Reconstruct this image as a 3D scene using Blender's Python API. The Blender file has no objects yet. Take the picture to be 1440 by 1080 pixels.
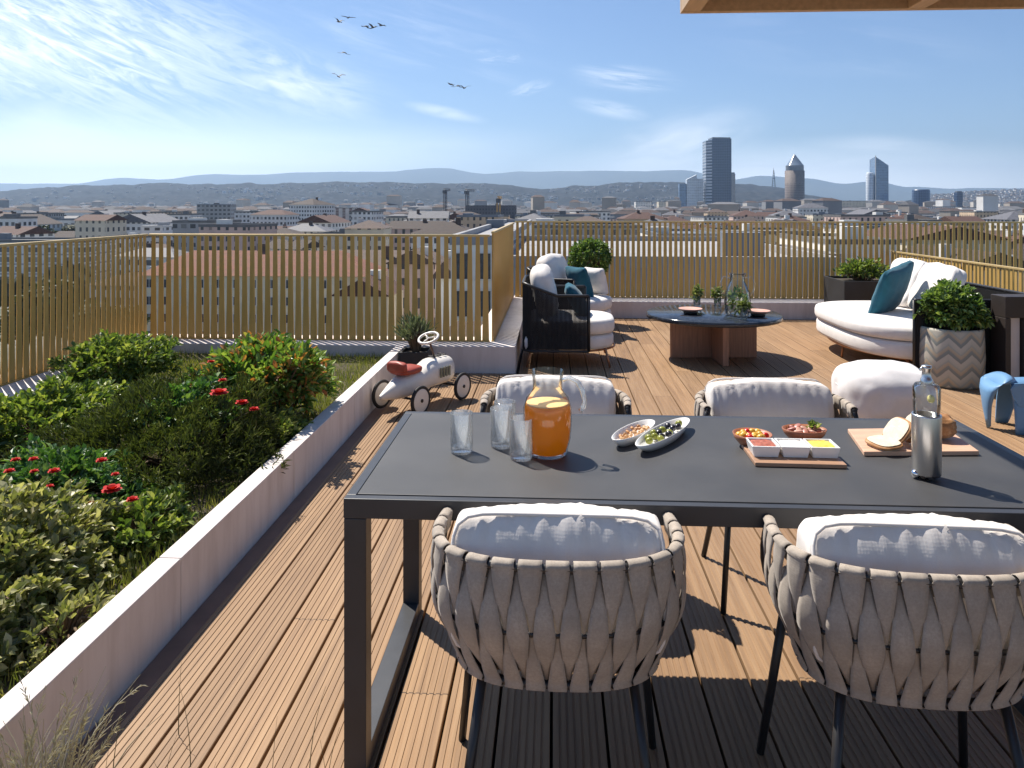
import bpy, math, random
from mathutils import Vector, Matrix, noise

random.seed(11)
PI = math.pi
R = math.radians
scene = bpy.context.scene
COL = scene.collection

# ------------------------------------------------------------------ camera and picture measures
F = 1060.0            # focal length in photo pixels (1440 wide)
HZ = 288.0            # horizon row
EYE = 1.53
PSI = math.atan(59 / F)
CS, SN = math.cos(PSI), math.sin(PSI)


def P(px, py, z=0.0):
    """point of the plane at height z seen at a photo pixel"""
    v = (py - HZ) / F
    d = (EYE - z) / v
    l = (px - 720) / F * d
    return Vector((-SN * d + CS * l, CS * d + SN * l, z))


def Q(px, py, Y):
    """point at world depth Y seen at a photo pixel"""
    l = (px - 720) / F
    dx, dy, dz = -SN + CS * l, CS + SN * l, (HZ - py) / F
    t = Y / dy
    return Vector((dx * t, Y, EYE + dz * t))


def XQ(px, Y):
    return Q(px, HZ, Y).x


cam_d = bpy.data.cameras.new('camera')
cam = bpy.data.objects.new('camera', cam_d)
COL.objects.link(cam)
cam.location = (0, 0, EYE)
cam.rotation_euler = (PI / 2, 0, PSI)
cam_d.sensor_width = 36
cam_d.lens = 36 * F / 1440
cam_d.shift_y = -(540 - HZ) / 1440
cam_d.clip_start = 0.05
cam_d.clip_end = 40000
scene.camera = cam


# ------------------------------------------------------------------ object helpers
def tag(o, label=None, cat=None, group=None, kind=None):
    if label:
        o['label'] = label
    if cat:
        o['category'] = cat
    if group:
        o['group'] = group
    if kind:
        o['kind'] = kind
    return o


def thing(name, label, cat, loc=(0, 0, 0), rz=0.0, group=None):
    o = bpy.data.objects.new(name, None)
    COL.objects.link(o)
    o.empty_display_size = 0.1
    o.location = loc
    o.rotation_euler = (0, 0, rz)
    return tag(o, label, cat, group)


def copy_tree(o, parent=None):
    c = o.copy()
    COL.objects.link(c)
    c.parent = parent
    for ch in list(o.children):
        copy_tree(ch, c)
    return c


def place(o, loc, rz=0.0, label=None, group=None):
    o.location = loc
    o.rotation_euler = (0, 0, rz)
    if label:
        o['label'] = label
    if group:
        o['group'] = group
    return o


class MB:
    def __init__(self):
        self.v, self.f, self.m, self.s = [], [], [], []

    def add(self, vs, fs, smooth=False, mi=0, M=None):
        b = len(self.v)
        for p in vs:
            p = Vector(p)
            self.v.append(M @ p if M else p)
        for q in fs:
            self.f.append(tuple(b + i for i in q))
            self.m.append(mi)
            self.s.append(smooth)

    def box(self, lo, hi, mi=0, M=None):
        x0, y0, z0 = lo
        x1, y1, z1 = hi
        vs = [(x0, y0, z0), (x1, y0, z0), (x1, y1, z0), (x0, y1, z0), (x0, y0, z1), (x1, y0, z1), (x1, y1, z1), (x0, y1, z1)]
        self.add(vs, [(3, 2, 1, 0), (4, 5, 6, 7), (0, 1, 5, 4), (1, 2, 6, 5), (2, 3, 7, 6), (3, 0, 4, 7)], False, mi, M)
        return self

    def rbox(self, c, d, p=5.0, n=10, mi=0, M=None, fn=None):
        """rounded box: half sizes d round centre c; fn may move a vertex given its unit position"""
        idx, vs, fs = {}, [], []

        def vert(a, b_, e):
            k = (round(a, 4), round(b_, 4), round(e, 4))
            if k in idx:
                return idx[k]
            q = Vector((a, b_, e))
            l = (abs(a) ** p + abs(b_) ** p + abs(e) ** p) ** (1 / p)
            q = q / l
            w = Vector((c[0] + q.x * d[0], c[1] + q.y * d[1], c[2] + q.z * d[2]))
            if fn:
                w = fn(q, w)
            idx[k] = len(vs)
            vs.append(w)
            return idx[k]
        g = [-1 + 2 * i / n for i in range(n + 1)]
        for ax in range(3):
            for sg in (-1, 1):
                for i in range(n):
                    for j in range(n):
                        def mk(a, b_):
                            t = [0, 0, 0]
                            t[ax] = sg
                            t[(ax + 1) % 3] = a
                            t[(ax + 2) % 3] = b_
                            return vert(*t)
                        q = [mk(g[i], g[j]), mk(g[i + 1], g[j]), mk(g[i + 1], g[j + 1]), mk(g[i], g[j + 1])]
                        fs.append(tuple(q if sg > 0 else q[::-1]))
        self.add(vs, fs, True, mi, M)
        return self

    def tube(self, pts, r, n=8, mi=0, closed=False, M=None, caps=True):
        pts = [Vector(p) for p in pts]
        k = len(pts)
        rs = r if isinstance(r, (list, tuple)) else [r] * k
        vs, fs = [], []
        prev = None
        for i, p in enumerate(pts):
            a = pts[(i - 1) % k] if (i > 0 or closed) else p
            b = pts[(i + 1) % k] if (i < k - 1 or closed) else p
            t = (b - a).normalized()
            if prev is None:
                u = t.cross(Vector((0, 0, 1)))
                if u.length < 1e-3:
                    u = t.cross(Vector((1, 0, 0)))
            else:
                u = prev - t * prev.dot(t)
            u.normalize()
            prev = u
            w = t.cross(u)
            for j in range(n):
                g = 2 * PI * j / n
                vs.append(p + (u * math.cos(g) + w * math.sin(g)) * rs[i])
        for i in range(k if closed else k - 1):
            for j in range(n):
                a, b = i * n + j, i * n + (j + 1) % n
                c, d = ((i + 1) % k) * n + (j + 1) % n, ((i + 1) % k) * n + j
                fs.append((a, d, c, b))
        if caps and not closed:
            fs.append(tuple(range(n)))
            fs.append(tuple((k - 1) * n + j for j in range(n))[::-1])
        self.add(vs, fs, True, mi, M)
        return self

    def lathe(self, prof, n=24, mi=0, M=None, sx=1.0, sy=1.0):
        vs, fs = [], []
        k = len(prof)
        for r, z in prof:
            for j in range(n):
                g = 2 * PI * j / n
                vs.append((r * math.cos(g) * sx, r * math.sin(g) * sy, z))
        for i in range(k - 1):
            for j in range(n):
                fs.append((i * n + j, i * n + (j + 1) % n, (i + 1) * n + (j + 1) % n, (i + 1) * n + j))
        self.add(vs, fs, True, mi, M)
        return self

    def prism(self, poly, z0, z1, mi=0, M=None):
        n = len(poly)
        vs = [(x, y, z0) for x, y in poly] + [(x, y, z1) for x, y in poly]
        fs = [tuple(range(n))[::-1], tuple(range(n, 2 * n))]
        for i in range(n):
            j = (i + 1) % n
            fs.append((i, j, n + j, n + i))
        self.add(vs, fs, False, mi, M)
        return self

    def build(self, name, mats, parent=None, bevel=0.0, solid=0.0, sub=0):
        me = bpy.data.meshes.new(name)
        me.from_pydata([tuple(p) for p in self.v], [], self.f)
        mats = mats if isinstance(mats, (list, tuple)) else [mats]
        for q in mats:
            me.materials.append(q)
        me.polygons.foreach_set('material_index', self.m)
        me.polygons.foreach_set('use_smooth', self.s)
        me.update()
        o = bpy.data.objects.new(name, me)
        COL.objects.link(o)
        o.parent = parent
        if solid:
            q = o.modifiers.new('thick', 'SOLIDIFY')
            q.thickness = solid
            q.offset = 0
        if bevel:
            q = o.modifiers.new('bevel', 'BEVEL')
            q.width = bevel
            q.segments = 2
            q.limit_method = 'ANGLE'
        if sub:
            q = o.modifiers.new('sub', 'SUBSURF')
            q.levels = q.render_levels = sub
        return o


def T(x=0, y=0, z=0, rx=0, ry=0, rz=0):
    return Matrix.Translation((x, y, z)) @ Matrix.Rotation(rz, 4, 'Z') @ Matrix.Rotation(ry, 4, 'Y') @ Matrix.Rotation(rx, 4, 'X')


# ------------------------------------------------------------------ materials
class NT:
    """small node tree helper"""

    def __init__(self, name):
        self.mat = bpy.data.materials.new(name)
        self.mat.use_nodes = True
        self.t = self.mat.node_tree
        self.p = self.t.nodes['Principled BSDF']
        self.out = self.t.nodes['Material Output']

    def n(self, typ, **kw):
        q = self.t.nodes.new('ShaderNode' + typ)
        for k, v in kw.items():
            setattr(q, k, v)
        return q

    def l(self, a, b):
        self.t.links.new(a, b)

    def math(self, op, a, b=None, c=None):
        q = self.n('Math', operation=op)
        for i, x in enumerate((a, b, c)):
            if x is None:
                continue
            if isinstance(x, (int, float)):
                q.inputs[i].default_value = x
            else:
                self.l(x, q.inputs[i])
        return q.outputs[0]

    def coords(self, scale=(1, 1, 1), rot=(0, 0, 0), kind='Object'):
        tc = self.n('TexCoord')
        mp = self.n('Mapping')
        mp.inputs['Scale'].default_value = scale
        mp.inputs['Rotation'].default_value = rot
        self.l(tc.outputs[kind], mp.inputs[0])
        return mp.outputs[0]

    def noise(self, vec, scale, detail=4, rough=0.55, dist=0.0):
        q = self.n('TexNoise')
        q.inputs['Scale'].default_value = scale
        q.inputs['Detail'].default_value = detail
        q.inputs['Roughness'].default_value = rough
        q.inputs['Distortion'].default_value = dist
        if vec is not None:
            self.l(vec, q.inputs['Vector'])
        return q.outputs['Fac']

    def ramp(self, fac, stops, interp='LINEAR'):
        q = self.n('ValToRGB')
        q.color_ramp.interpolation = interp
        e = q.color_ramp.elements
        while len(e) < len(stops):
            e.new(0.5)
        for i, (pos, c) in enumerate(stops):
            e[i].position = pos
            e[i].color = (*c, 1) if len(c) == 3 else c
        self.l(fac, q.inputs[0])
        return q.outputs[0]

    def mix(self, fac, a, b, mode='MIX'):
        q = self.n('Mix', data_type='RGBA', blend_type=mode)
        for s, x in ((q.inputs[0], fac), (q.inputs[6], a), (q.inputs[7], b)):
            if isinstance(x, (int, float)):
                s.default_value = x
            elif isinstance(x, tuple):
                s.default_value = (*x, 1) if len(x) == 3 else x
            else:
                self.l(x, s)
        return q.outputs[2]

    def bump(self, h, strength=0.3, dist=0.01):
        q = self.n('Bump')
        q.inputs['Strength'].default_value = strength
        q.inputs['Distance'].default_value = dist
        self.l(h, q.inputs['Height'])
        self.l(q.outputs[0], self.p.inputs['Normal'])

    def base(self, c):
        if isinstance(c, tuple):
            self.p.inputs['Base Color'].default_value = (*c, 1)
        else:
            self.l(c, self.p.inputs['Base Color'])

    def set(self, **kw):
        for k, v in kw.items():
            self.p.inputs[k.replace('_', ' ')].default_value = v
        return self


def pm(name, c, rough=0.6, var=0.15, scale=8.0, stretch=(1, 1, 1), bump=0.0, bscale=None, bdist=0.004, **kw):
    """plain procedural material: base colour broken up by noise, optional bump"""
    t = NT(name)
    v = t.coords(stretch)
    f = t.noise(v, scale)
    lo = tuple(x * (1 - var) for x in c)
    hi = tuple(min(1, x * (1 + var)) for x in c)
    t.base(t.ramp(f, [(0.3, lo), (0.7, hi)]))
    rr = t.math('MULTIPLY_ADD', f, 0.16, rough - 0.08)
    t.l(rr, t.p.inputs['Roughness'])
    if bump:
        t.bump(t.noise(v, bscale or scale * 6), bump, bdist)
    t.set(**kw)
    return t.mat


def leafmat(name, stops, trans=0.3, rough=0.45):
    t = NT(name)
    g = t.n('NewGeometry')
    c = t.ramp(g.outputs['Random Per Island'], stops)
    t.base(c)
    t.set(Roughness=rough)
    tr = t.n('BsdfTranslucent')
    t.l(t.mix(1.0, c, (1.5, 1.6, 0.6), 'MULTIPLY'), tr.inputs[0])
    mx = t.n('MixShader')
    mx.inputs[0].default_value = trans
    t.l(t.p.outputs[0], mx.inputs[1])
    t.l(tr.outputs[0], mx.inputs[2])
    t.l(mx.outputs[0], t.out.inputs[0])
    return t.mat


def glassmat(name, c=(1, 1, 1), rough=0.0, ior=1.45):
    t = NT(name)
    t.base(c)
    t.set(Roughness=rough, IOR=ior)
    t.p.inputs['Transmission Weight'].default_value = 1.0
    return t.mat


def thinglass(name, c=(.97, .985, .98), refl=.10, rough=0.0, cloudy=0.0, cl=(.85, .87, .88)):
    """thin walled glass: clear straight through, mirror towards grazing angles, optional milkiness"""
    t = NT(name)
    t.t.nodes.remove(t.p)
    lw = t.n('LayerWeight')
    lw.inputs[0].default_value = .18
    tr = t.n('BsdfTransparent')
    tr.inputs[0].default_value = (*c, 1)
    gl = t.n('BsdfGlossy')
    gl.inputs['Roughness'].default_value = rough
    f = t.math('MULTIPLY_ADD', lw.outputs['Fresnel'], .8, refl * .3)
    mx = t.n('MixShader')
    t.l(t.math('MINIMUM', f, .85), mx.inputs[0])
    src = tr.outputs[0]
    if cloudy:
        df = t.n('BsdfTranslucent')
        df.inputs[0].default_value = (*cl, 1)
        d2 = t.n('BsdfDiffuse')
        d2.inputs[0].default_value = (*cl, 1)
        m0 = t.n('MixShader')
        m0.inputs[0].default_value = .5
        t.l(df.outputs[0], m0.inputs[1])
        t.l(d2.outputs[0], m0.inputs[2])
        m1 = t.n('MixShader')
        t.l(t.math('MINIMUM', t.math('MULTIPLY_ADD', t.noise(t.coords((1, 1, .2)), 60, 2), cloudy, cloudy * .5), .9), m1.inputs[0])
        t.l(tr.outputs[0], m1.inputs[1])
        t.l(m0.outputs[0], m1.inputs[2])
        src = m1.outputs[0]
    t.l(src, mx.inputs[1])
    t.l(gl.outputs[0], mx.inputs[2])
    t.l(mx.outputs[0], t.out.inputs[0])
    return t.mat


def facade(name, wall, win, pw=3.0, ph=3.0, fw=0.45, fh=0.5, rough=0.8, off=0.0, band=None):
    """wall with a grid of window openings in object metres"""
    t = NT(name)
    tc = t.n('TexCoord')
    sp = t.n('SeparateXYZ')
    t.l(tc.outputs['Object'], sp.inputs[0])
    sn = t.n('SeparateXYZ')
    t.l(tc.outputs['Normal'], sn.inputs[0])
    ny = t.math('ABSOLUTE', sn.outputs[1])
    side = t.math('GREATER_THAN', ny, 0.7)
    u = t.math('ADD', t.math('MULTIPLY', side, sp.outputs[0]), t.math('MULTIPLY', t.math('SUBTRACT', 1.0, side), sp.outputs[1]))
    fu = t.math('FRACT', t.math('DIVIDE', t.math('ADD', u, 500 * pw + off), pw))
    fz = t.math('FRACT', t.math('DIVIDE', t.math('ADD', sp.outputs[2], 500 * ph), ph))
    du = t.math('LESS_THAN', t.math('ABSOLUTE', t.math('SUBTRACT', fu, 0.5)), fw / 2)
    dz = t.math('LESS_THAN', t.math('ABSOLUTE', t.math('SUBTRACT', fz, 0.55)), fh / 2)
    m = t.math('MULTIPLY', du, dz)
    nz = t.math('LESS_THAN', t.math('ABSOLUTE', sn.outputs[2]), 0.5)
    m = t.math('MULTIPLY', m, nz)
    v = t.coords((1, 1, 1))
    nf = t.noise(v, 0.15, 5)
    wc = t.ramp(nf, [(0.3, tuple(x * 0.85 for x in wall)), (0.7, tuple(min(1, x * 1.1) for x in wall))])
    # each window gets its own darkness
    cu = t.math('FLOOR', t.math('DIVIDE', t.math('ADD', u, 500 * pw + off), pw))
    cz = t.math('FLOOR', t.math('DIVIDE', t.math('ADD', sp.outputs[2], 500 * ph), ph))
    cb = t.n('CombineXYZ')
    t.l(cu, cb.inputs[0])
    t.l(cz, cb.inputs[1])
    wn = t.n('TexWhiteNoise')
    t.l(cb.outputs[0], wn.inputs[0])
    wic = t.mix(t.math('POWER', wn.outputs['Value'], 3.0), win, tuple(x * 0.5 for x in wall))
    if band:
        bz = t.math('LESS_THAN', fz, 0.16)
        wc = t.mix(t.math('MULTIPLY', bz, nz), wc, band)
    t.base(t.mix(m, wc, wic))
    t.l(t.math('SUBTRACT', rough, t.math('MULTIPLY', m, 0.55)), t.p.inputs['Roughness'])
    return t.mat
# ------------------------------------------------------------------ sun and sky
SUN_EL = R(55)
SUN_AZ = R(43)          # to the left of +Y
sun_d = bpy.data.lights.new('sun', 'SUN')
sun_d.energy = 5.0
sun_d.angle = R(0.5)
sun_d.color = (1.0, 0.935, 0.83)
sun = bpy.data.objects.new('sun', sun_d)
COL.objects.link(sun)
to_sun = Vector((-math.sin(SUN_AZ) * math.cos(SUN_EL), math.cos(SUN_AZ) * math.cos(SUN_EL), math.sin(SUN_EL)))
sun.rotation_euler = to_sun.to_track_quat('Z', 'Y').to_euler()

world = bpy.data.worlds.new('World')
scene.world = world
world.use_nodes = True
wt = world.node_tree


def wn(typ, **kw):
    q = wt.nodes.new('ShaderNode' + typ)
    for k, v in kw.items():
        setattr(q, k, v)
    return q


def wl(a, b):
    wt.links.new(a, b)


def wm(op, a, b=None, c=None):
    q = wn('Math', operation=op)
    for i, x in enumerate((a, b, c)):
        if x is None:
            continue
        if isinstance(x, (int, float)):
            q.inputs[i].default_value = x
        else:
            wl(x, q.inputs[i])
    return q.outputs[0]


bg = wt.nodes['Background']
sky = wn('TexSky', sky_type='NISHITA', sun_disc=False)
sky.sun_elevation = SUN_EL
sky.sun_rotation = -SUN_AZ
sky.altitude = 200
sky.air_density = 1.0
sky.dust_density = 0.4
sky.ozone_density = 4.0
tc = wn('TexCoord')
sp = wn('SeparateXYZ')
wl(tc.outputs['Generated'], sp.inputs[0])
yy = wm('MAXIMUM', sp.outputs[1], 0.12)
ca = wm('DIVIDE', sp.outputs[0], yy)
ce = wm('DIVIDE', sp.outputs[2], yy)
cv = wn('CombineXYZ')
wl(ca, cv.inputs[0])
wl(ce, cv.inputs[1])


def cloud(px, py, rx, ry, rot, nscale, nrot, lo, hi, amt, dist=0.6, soft=1.0):
    """a patch of cirrus at a sky direction; nscale streak scales along and across"""
    q = Q(px, py, 1.0)
    mp = wn('Mapping', vector_type='TEXTURE')
    mp.inputs['Location'].default_value = (q.x, q.z - EYE, 0)
    mp.inputs['Rotation'].default_value = (0, 0, R(rot))
    mp.inputs['Scale'].default_value = (rx / F, ry / F, 1)
    wl(cv.outputs[0], mp.inputs[0])
    ln = wn('VectorMath', operation='LENGTH')
    wl(mp.outputs[0], ln.inputs[0])
    mr = wn('MapRange', interpolation_type='SMOOTHSTEP')
    mr.inputs['From Min'].default_value = 1.0
    mr.inputs['From Max'].default_value = 1.0 - soft
    wl(ln.outputs['Value'], mr.inputs[0])
    m2 = wn('Mapping')
    m2.inputs['Rotation'].default_value = (0, 0, R(nrot))
    wl(cv.outputs[0], m2.inputs[0])
    m3 = wn('Mapping')
    m3.inputs['Scale'].default_value = (nscale[0], nscale[1], 1)
    m3.inputs['Location'].default_value = (px * 0.013, py * 0.017, 0)
    wl(m2.outputs[0], m3.inputs[0])
    nz = wn('TexNoise')
    nz.inputs['Scale'].default_value = 1.0
    nz.inputs['Detail'].default_value = 7
    nz.inputs['Roughness'].default_value = 0.62
    nz.inputs['Distortion'].default_value = dist
    wl(m3.outputs[0], nz.inputs['Vector'])
    r2 = wn('MapRange', interpolation_type='SMOOTHSTEP')
    r2.inputs['From Min'].default_value = lo
    r2.inputs['From Max'].default_value = hi
    wl(nz.outputs['Fac'], r2.inputs[0])
    return wm('MULTIPLY', wm('MULTIPLY', mr.outputs[0], r2.outputs[0]), amt)


CL = [
    cloud(60, 50, 480, 160, -10, (10, 66), 24, 0.34, 0.66, 0.95, 1.3),
    cloud(330, 95, 300, 80, -14, (8, 40), 18, 0.36, 0.72, 0.85, 0.9),
    cloud(110, 25, 260, 60, -8, (14, 70), 30, 0.38, 0.66, 0.7, 0.8),
    cloud(420, 125, 150, 36, -14, (12, 50), 16, 0.3, 0.66, 0.8),
    cloud(0, 105, 170, 60, 10, (7, 20), 8, 0.3, 0.65, 0.8),
    cloud(625, 158, 75, 12, -12, (9, 60), 12, 0.25, 0.6, 0.55),
    cloud(880, 110, 95, 24, -6, (7, 95), 8, 0.36, 0.66, 0.6),
    cloud(700, 80, 50, 14, -5, (26, 95), 5, 0.44, 0.64, 0.5),
    cloud(745, 124, 40, 12, 15, (22, 90), -10, 0.42, 0.64, 0.45),
    cloud(860, 154, 70, 16, -12, (9, 60), 12, 0.36, 0.62, 0.45),
    cloud(950, 205, 150, 62, 14, (7, 22), -16, 0.3, 0.68, 0.85),
    cloud(1110, 235, 190, 34, 4, (5, 26), -2, 0.3, 0.7, 0.6),
    cloud(1250, 205, 140, 22, -2, (4, 40), 3, 0.36, 0.7, 0.4),
    cloud(80, 160, 240, 70, 3, (4, 16), 4, 0.3, 0.75, 0.45),
    cloud(560, 50, 300, 90, -12, (5, 40), 15, 0.42, 0.8, 0.25),
    cloud(450, 215, 420, 46, 2, (3, 14), 2, 0.3, 0.75, 0.4),
    cloud(20, 75, 240, 90, -6, (10, 44), 24, 0.28, 0.66, 0.85, 1.4),
    cloud(1180, 60, 260, 60, -4, (4, 26), 6, 0.42, 0.8, 0.22),
]
acc = CL[0]
for c_ in CL[1:]:
    acc = wm('MAXIMUM', acc, c_)
acc = wm('MINIMUM', acc, 0.92)
cm = wn('Mix', data_type='RGBA')
wl(acc, cm.inputs[0])
tint = wn('Mix', data_type='RGBA', blend_type='MULTIPLY')
tint.inputs[0].default_value = 1.0
wl(sky.outputs[0], tint.inputs[6])
tint.inputs[7].default_value = (0.86, 0.95, 1.07, 1)
wl(tint.outputs[2], cm.inputs[6])
cm.inputs[7].default_value = (12.2, 12.8, 13.6, 1)
veil = wm('MAXIMUM', cloud(40, 274, 980, 150, 0, (1.5, 5), 0, -0.2, 0.4, 1.0, 0.3), cloud(1150, 268, 700, 80, 0, (1.5, 6), 0, 0.0, 0.6, 0.8, 0.3))
vm = wn('Mix', data_type='RGBA')
wl(wm('MULTIPLY', veil, 0.9), vm.inputs[0])
wl(cm.outputs[2], vm.inputs[6])
vm.inputs[7].default_value = (21.0, 22.0, 23.0, 1)
wl(vm.outputs[2], bg.inputs[0])
bg.inputs[1].default_value = 0.071

# ------------------------------------------------------------------ air
hz = MB().box((-19000, -300, -27), (19000, 19600, 985)).build('haze', [])
hm = bpy.data.materials.new('haze_air')
hm.use_nodes = True
ht = hm.node_tree
ht.nodes.remove(ht.nodes['Principled BSDF'])
vol = ht.nodes.new('ShaderNodeVolumePrincipled')
vol.inputs['Color'].default_value = (0.52, 0.72, 1.0, 1)
vol.inputs['Density'].default_value = 7.2e-5
vol.inputs['Anisotropy'].default_value = 0.35
ht.links.new(vol.outputs[0], ht.nodes['Material Output'].inputs['Volume'])
hz.data.materials.append(hm)
tag(hz, 'thin pale blue air haze that fades the far hills', 'haze', kind='stuff')

# ------------------------------------------------------------------ terrain
GZ = -25.0


def lerp_prof(prof, x):
    for (x0, y0), (x1, y1) in zip(prof, prof[1:]):
        if x <= x1:
            t = max(0, (x - x0) / (x1 - x0))
            t = t * t * (3 - 2 * t)
            return y0 + (y1 - y0) * t
    return prof[-1][1]


def ridge(name, prof, Y0, Y1, Y2, amp, nfreq, mat, step=6, rows=14):
    xs = list(range(-140, 1590, step))
    vs, fs = [], []
    m = len(xs)
    for j in range(rows + 1):
        t = j / rows
        Yr = Y0 + (Y1 - Y0) * min(1, t / 0.75) if t <= 0.75 else Y1 + (Y2 - Y1) * (t - 0.75) / 0.25
        k = min(1, t / 0.75)
        sh = k ** 1.25 if t <= 0.75 else 1 - 0.6 * (t - 0.75) / 0.25
        for px in xs:
            top = (HZ - lerp_prof(prof, px)) / F * Y1 + EYE
            X = XQ(px, Yr)
            nv = noise.fractal(Vector((X * nfreq, Yr * nfreq, 1.7)), 1.0, 2.0, 5)
            z = GZ + max(0, top - GZ) * sh + nv * amp * (0.25 + 0.75 * math.sin(PI * min(1, k))) + (nv * amp * 0.35 if t == 0.75 else 0)
            vs.append((X, Yr, max(GZ - 0.5, z)))
    for j in range(rows):
        for i in range(m - 1):
            fs.append((j * m + i, j * m + i + 1, (j + 1) * m + i + 1, (j + 1) * m + i))
    b = MB()
    b.add(vs, fs, True)
    o = b.build(name, mat)
    tag(o, kind='structure')
    return o


def hillmat(name, a, b_, c, sc):
    t = NT(name)
    v = t.coords((1, 1, 1))
    f1 = t.noise(v, sc, 8, 0.65)
    f2 = t.noise(v, sc * 9, 4, 0.7)
    t.base(t.mix(t.ramp(f2, [(0.45, (0, 0, 0)), (0.62, (1, 1, 1))]), t.ramp(f1, [(0.35, a), (0.6, b_)]), c))
    t.set(Roughness=0.95)
    t.p.inputs['Specular IOR Level'].default_value = 0.1
    return t.mat


far_prof = [(-140, 258), (0, 255), (100, 255), (170, 247), (225, 249), (300, 242), (360, 243), (420, 240), (500, 238), (550, 238), (620, 234), (690, 243), (740, 240), (830, 238), (900, 239), (960, 237), (1000, 243), (1030, 252), (1070, 246), (1130, 249), (1190, 257), (1230, 254), (1280, 262), (1350, 265), (1440, 263), (1600, 262)]
mid_prof = [(-140, 272), (0, 268), (60, 263), (130, 260), (200, 259), (300, 257), (400, 258), (480, 257), (560, 256), (640, 258), (700, 258), (760, 265), (820, 262), (900, 257), (960, 257), (1010, 262), (1040, 259), (1090, 262), (1140, 274), (1200, 286), (1260, 283), (1320, 275), (1380, 270), (1440, 268), (1600, 266)]
far_m = hillmat('mountain_ground', (0.045, 0.06, 0.05), (0.09, 0.10, 0.08), (0.06, 0.075, 0.06), 0.0007)
mid_m = hillmat('hill_woods', (0.006, 0.010, 0.013), (0.017, 0.022, 0.028), (0.05, 0.052, 0.056), 0.004)
ridge('mountains', far_prof, 12500, 17000, 19000, 85, 0.0008, far_m)
ridge('hills', mid_prof, 2900, 4600, 5600, 22, 0.006, mid_m, step=3, rows=24)

gt = NT('city_ground')
gv = gt.coords()
g1 = gt.noise(gv, 0.02, 6)
g2 = gt.noise(gv, 0.11, 5, 0.7)
gt.base(gt.mix(gt.ramp(g2, [(0.42, (0, 0, 0)), (0.6, (1, 1, 1))]), gt.ramp(g1, [(0.35, (0.16, 0.16, 0.15)), (0.65, (0.28, 0.265, 0.24))]), (0.045, 0.055, 0.03)))
gt.set(Roughness=0.9)
b = MB()
b.add([(-18500, -250, GZ), (18500, -250, GZ), (18500, 19400, GZ), (-18500, 19400, GZ)], [(0, 1, 2, 3)])
tag(b.build('ground', gt.mat), kind='structure')

# ------------------------------------------------------------------ city
tile_red = pm('roof_tiles_red', (0.085, 0.042, 0.032), 0.85, 0.35, 1.2, (1, 1, 1), 0.2, 8)
tile_brown = pm('roof_tiles_brown', (0.056, 0.040, 0.034), 0.85, 0.3, 1.0)
tile_pale = pm('roof_tiles_pale', (0.10, 0.070, 0.058), 0.85, 0.3, 1.0)
slate = pm('roof_slate', (0.10, 0.10, 0.115), 0.7, 0.3, 0.8)
gravel = pm('roof_gravel', (0.16, 0.16, 0.16), 0.9, 0.2, 0.5)
zinc = pm('roof_zinc', (0.16, 0.18, 0.21), 0.5, 0.15, 0.3)
concrete_w = pm('white_render', (0.70, 0.68, 0.64), 0.85, 0.08, 0.4)
window_dark = pm('window_glass_dark', (0.05, 0.06, 0.075), 0.2, 0.4, 2.0)
shutter_m = pm('window_frame_white', (0.72, 0.70, 0.66), 0.6, 0.05, 4)
WALLS = [facade('facade_%s' % n_, w_, (0.05, 0.055, 0.065), a_, b_, c_, d_) for n_, w_, a_, b_, c_, d_ in (
    ('cream', (0.68, 0.60, 0.47), 2.8, 3.1, 0.36, 0.52), ('white', (0.82, 0.79, 0.74), 3.2, 3.0, 0.5, 0.5),
    ('ochre', (0.62, 0.46, 0.31), 2.6, 3.2, 0.36, 0.55), ('pink', (0.64, 0.47, 0.40), 2.7, 3.1, 0.36, 0.55),
    ('grey', (0.36, 0.36, 0.36), 3.0, 3.0, 0.6, 0.45), ('pale_grey', (0.68, 0.67, 0.66), 2.6, 2.9, 0.55, 0.5))]
WNAME = ['cream', 'white', 'ochre', 'pinkish', 'grey', 'pale grey']
RNAME = {tile_red.name: 'red tiled', tile_brown.name: 'brown tiled', tile_pale.name: 'faded tiled', slate.name: 'dark slate', gravel.name: 'flat gravel', zinc.name: 'grey zinc'}


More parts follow.
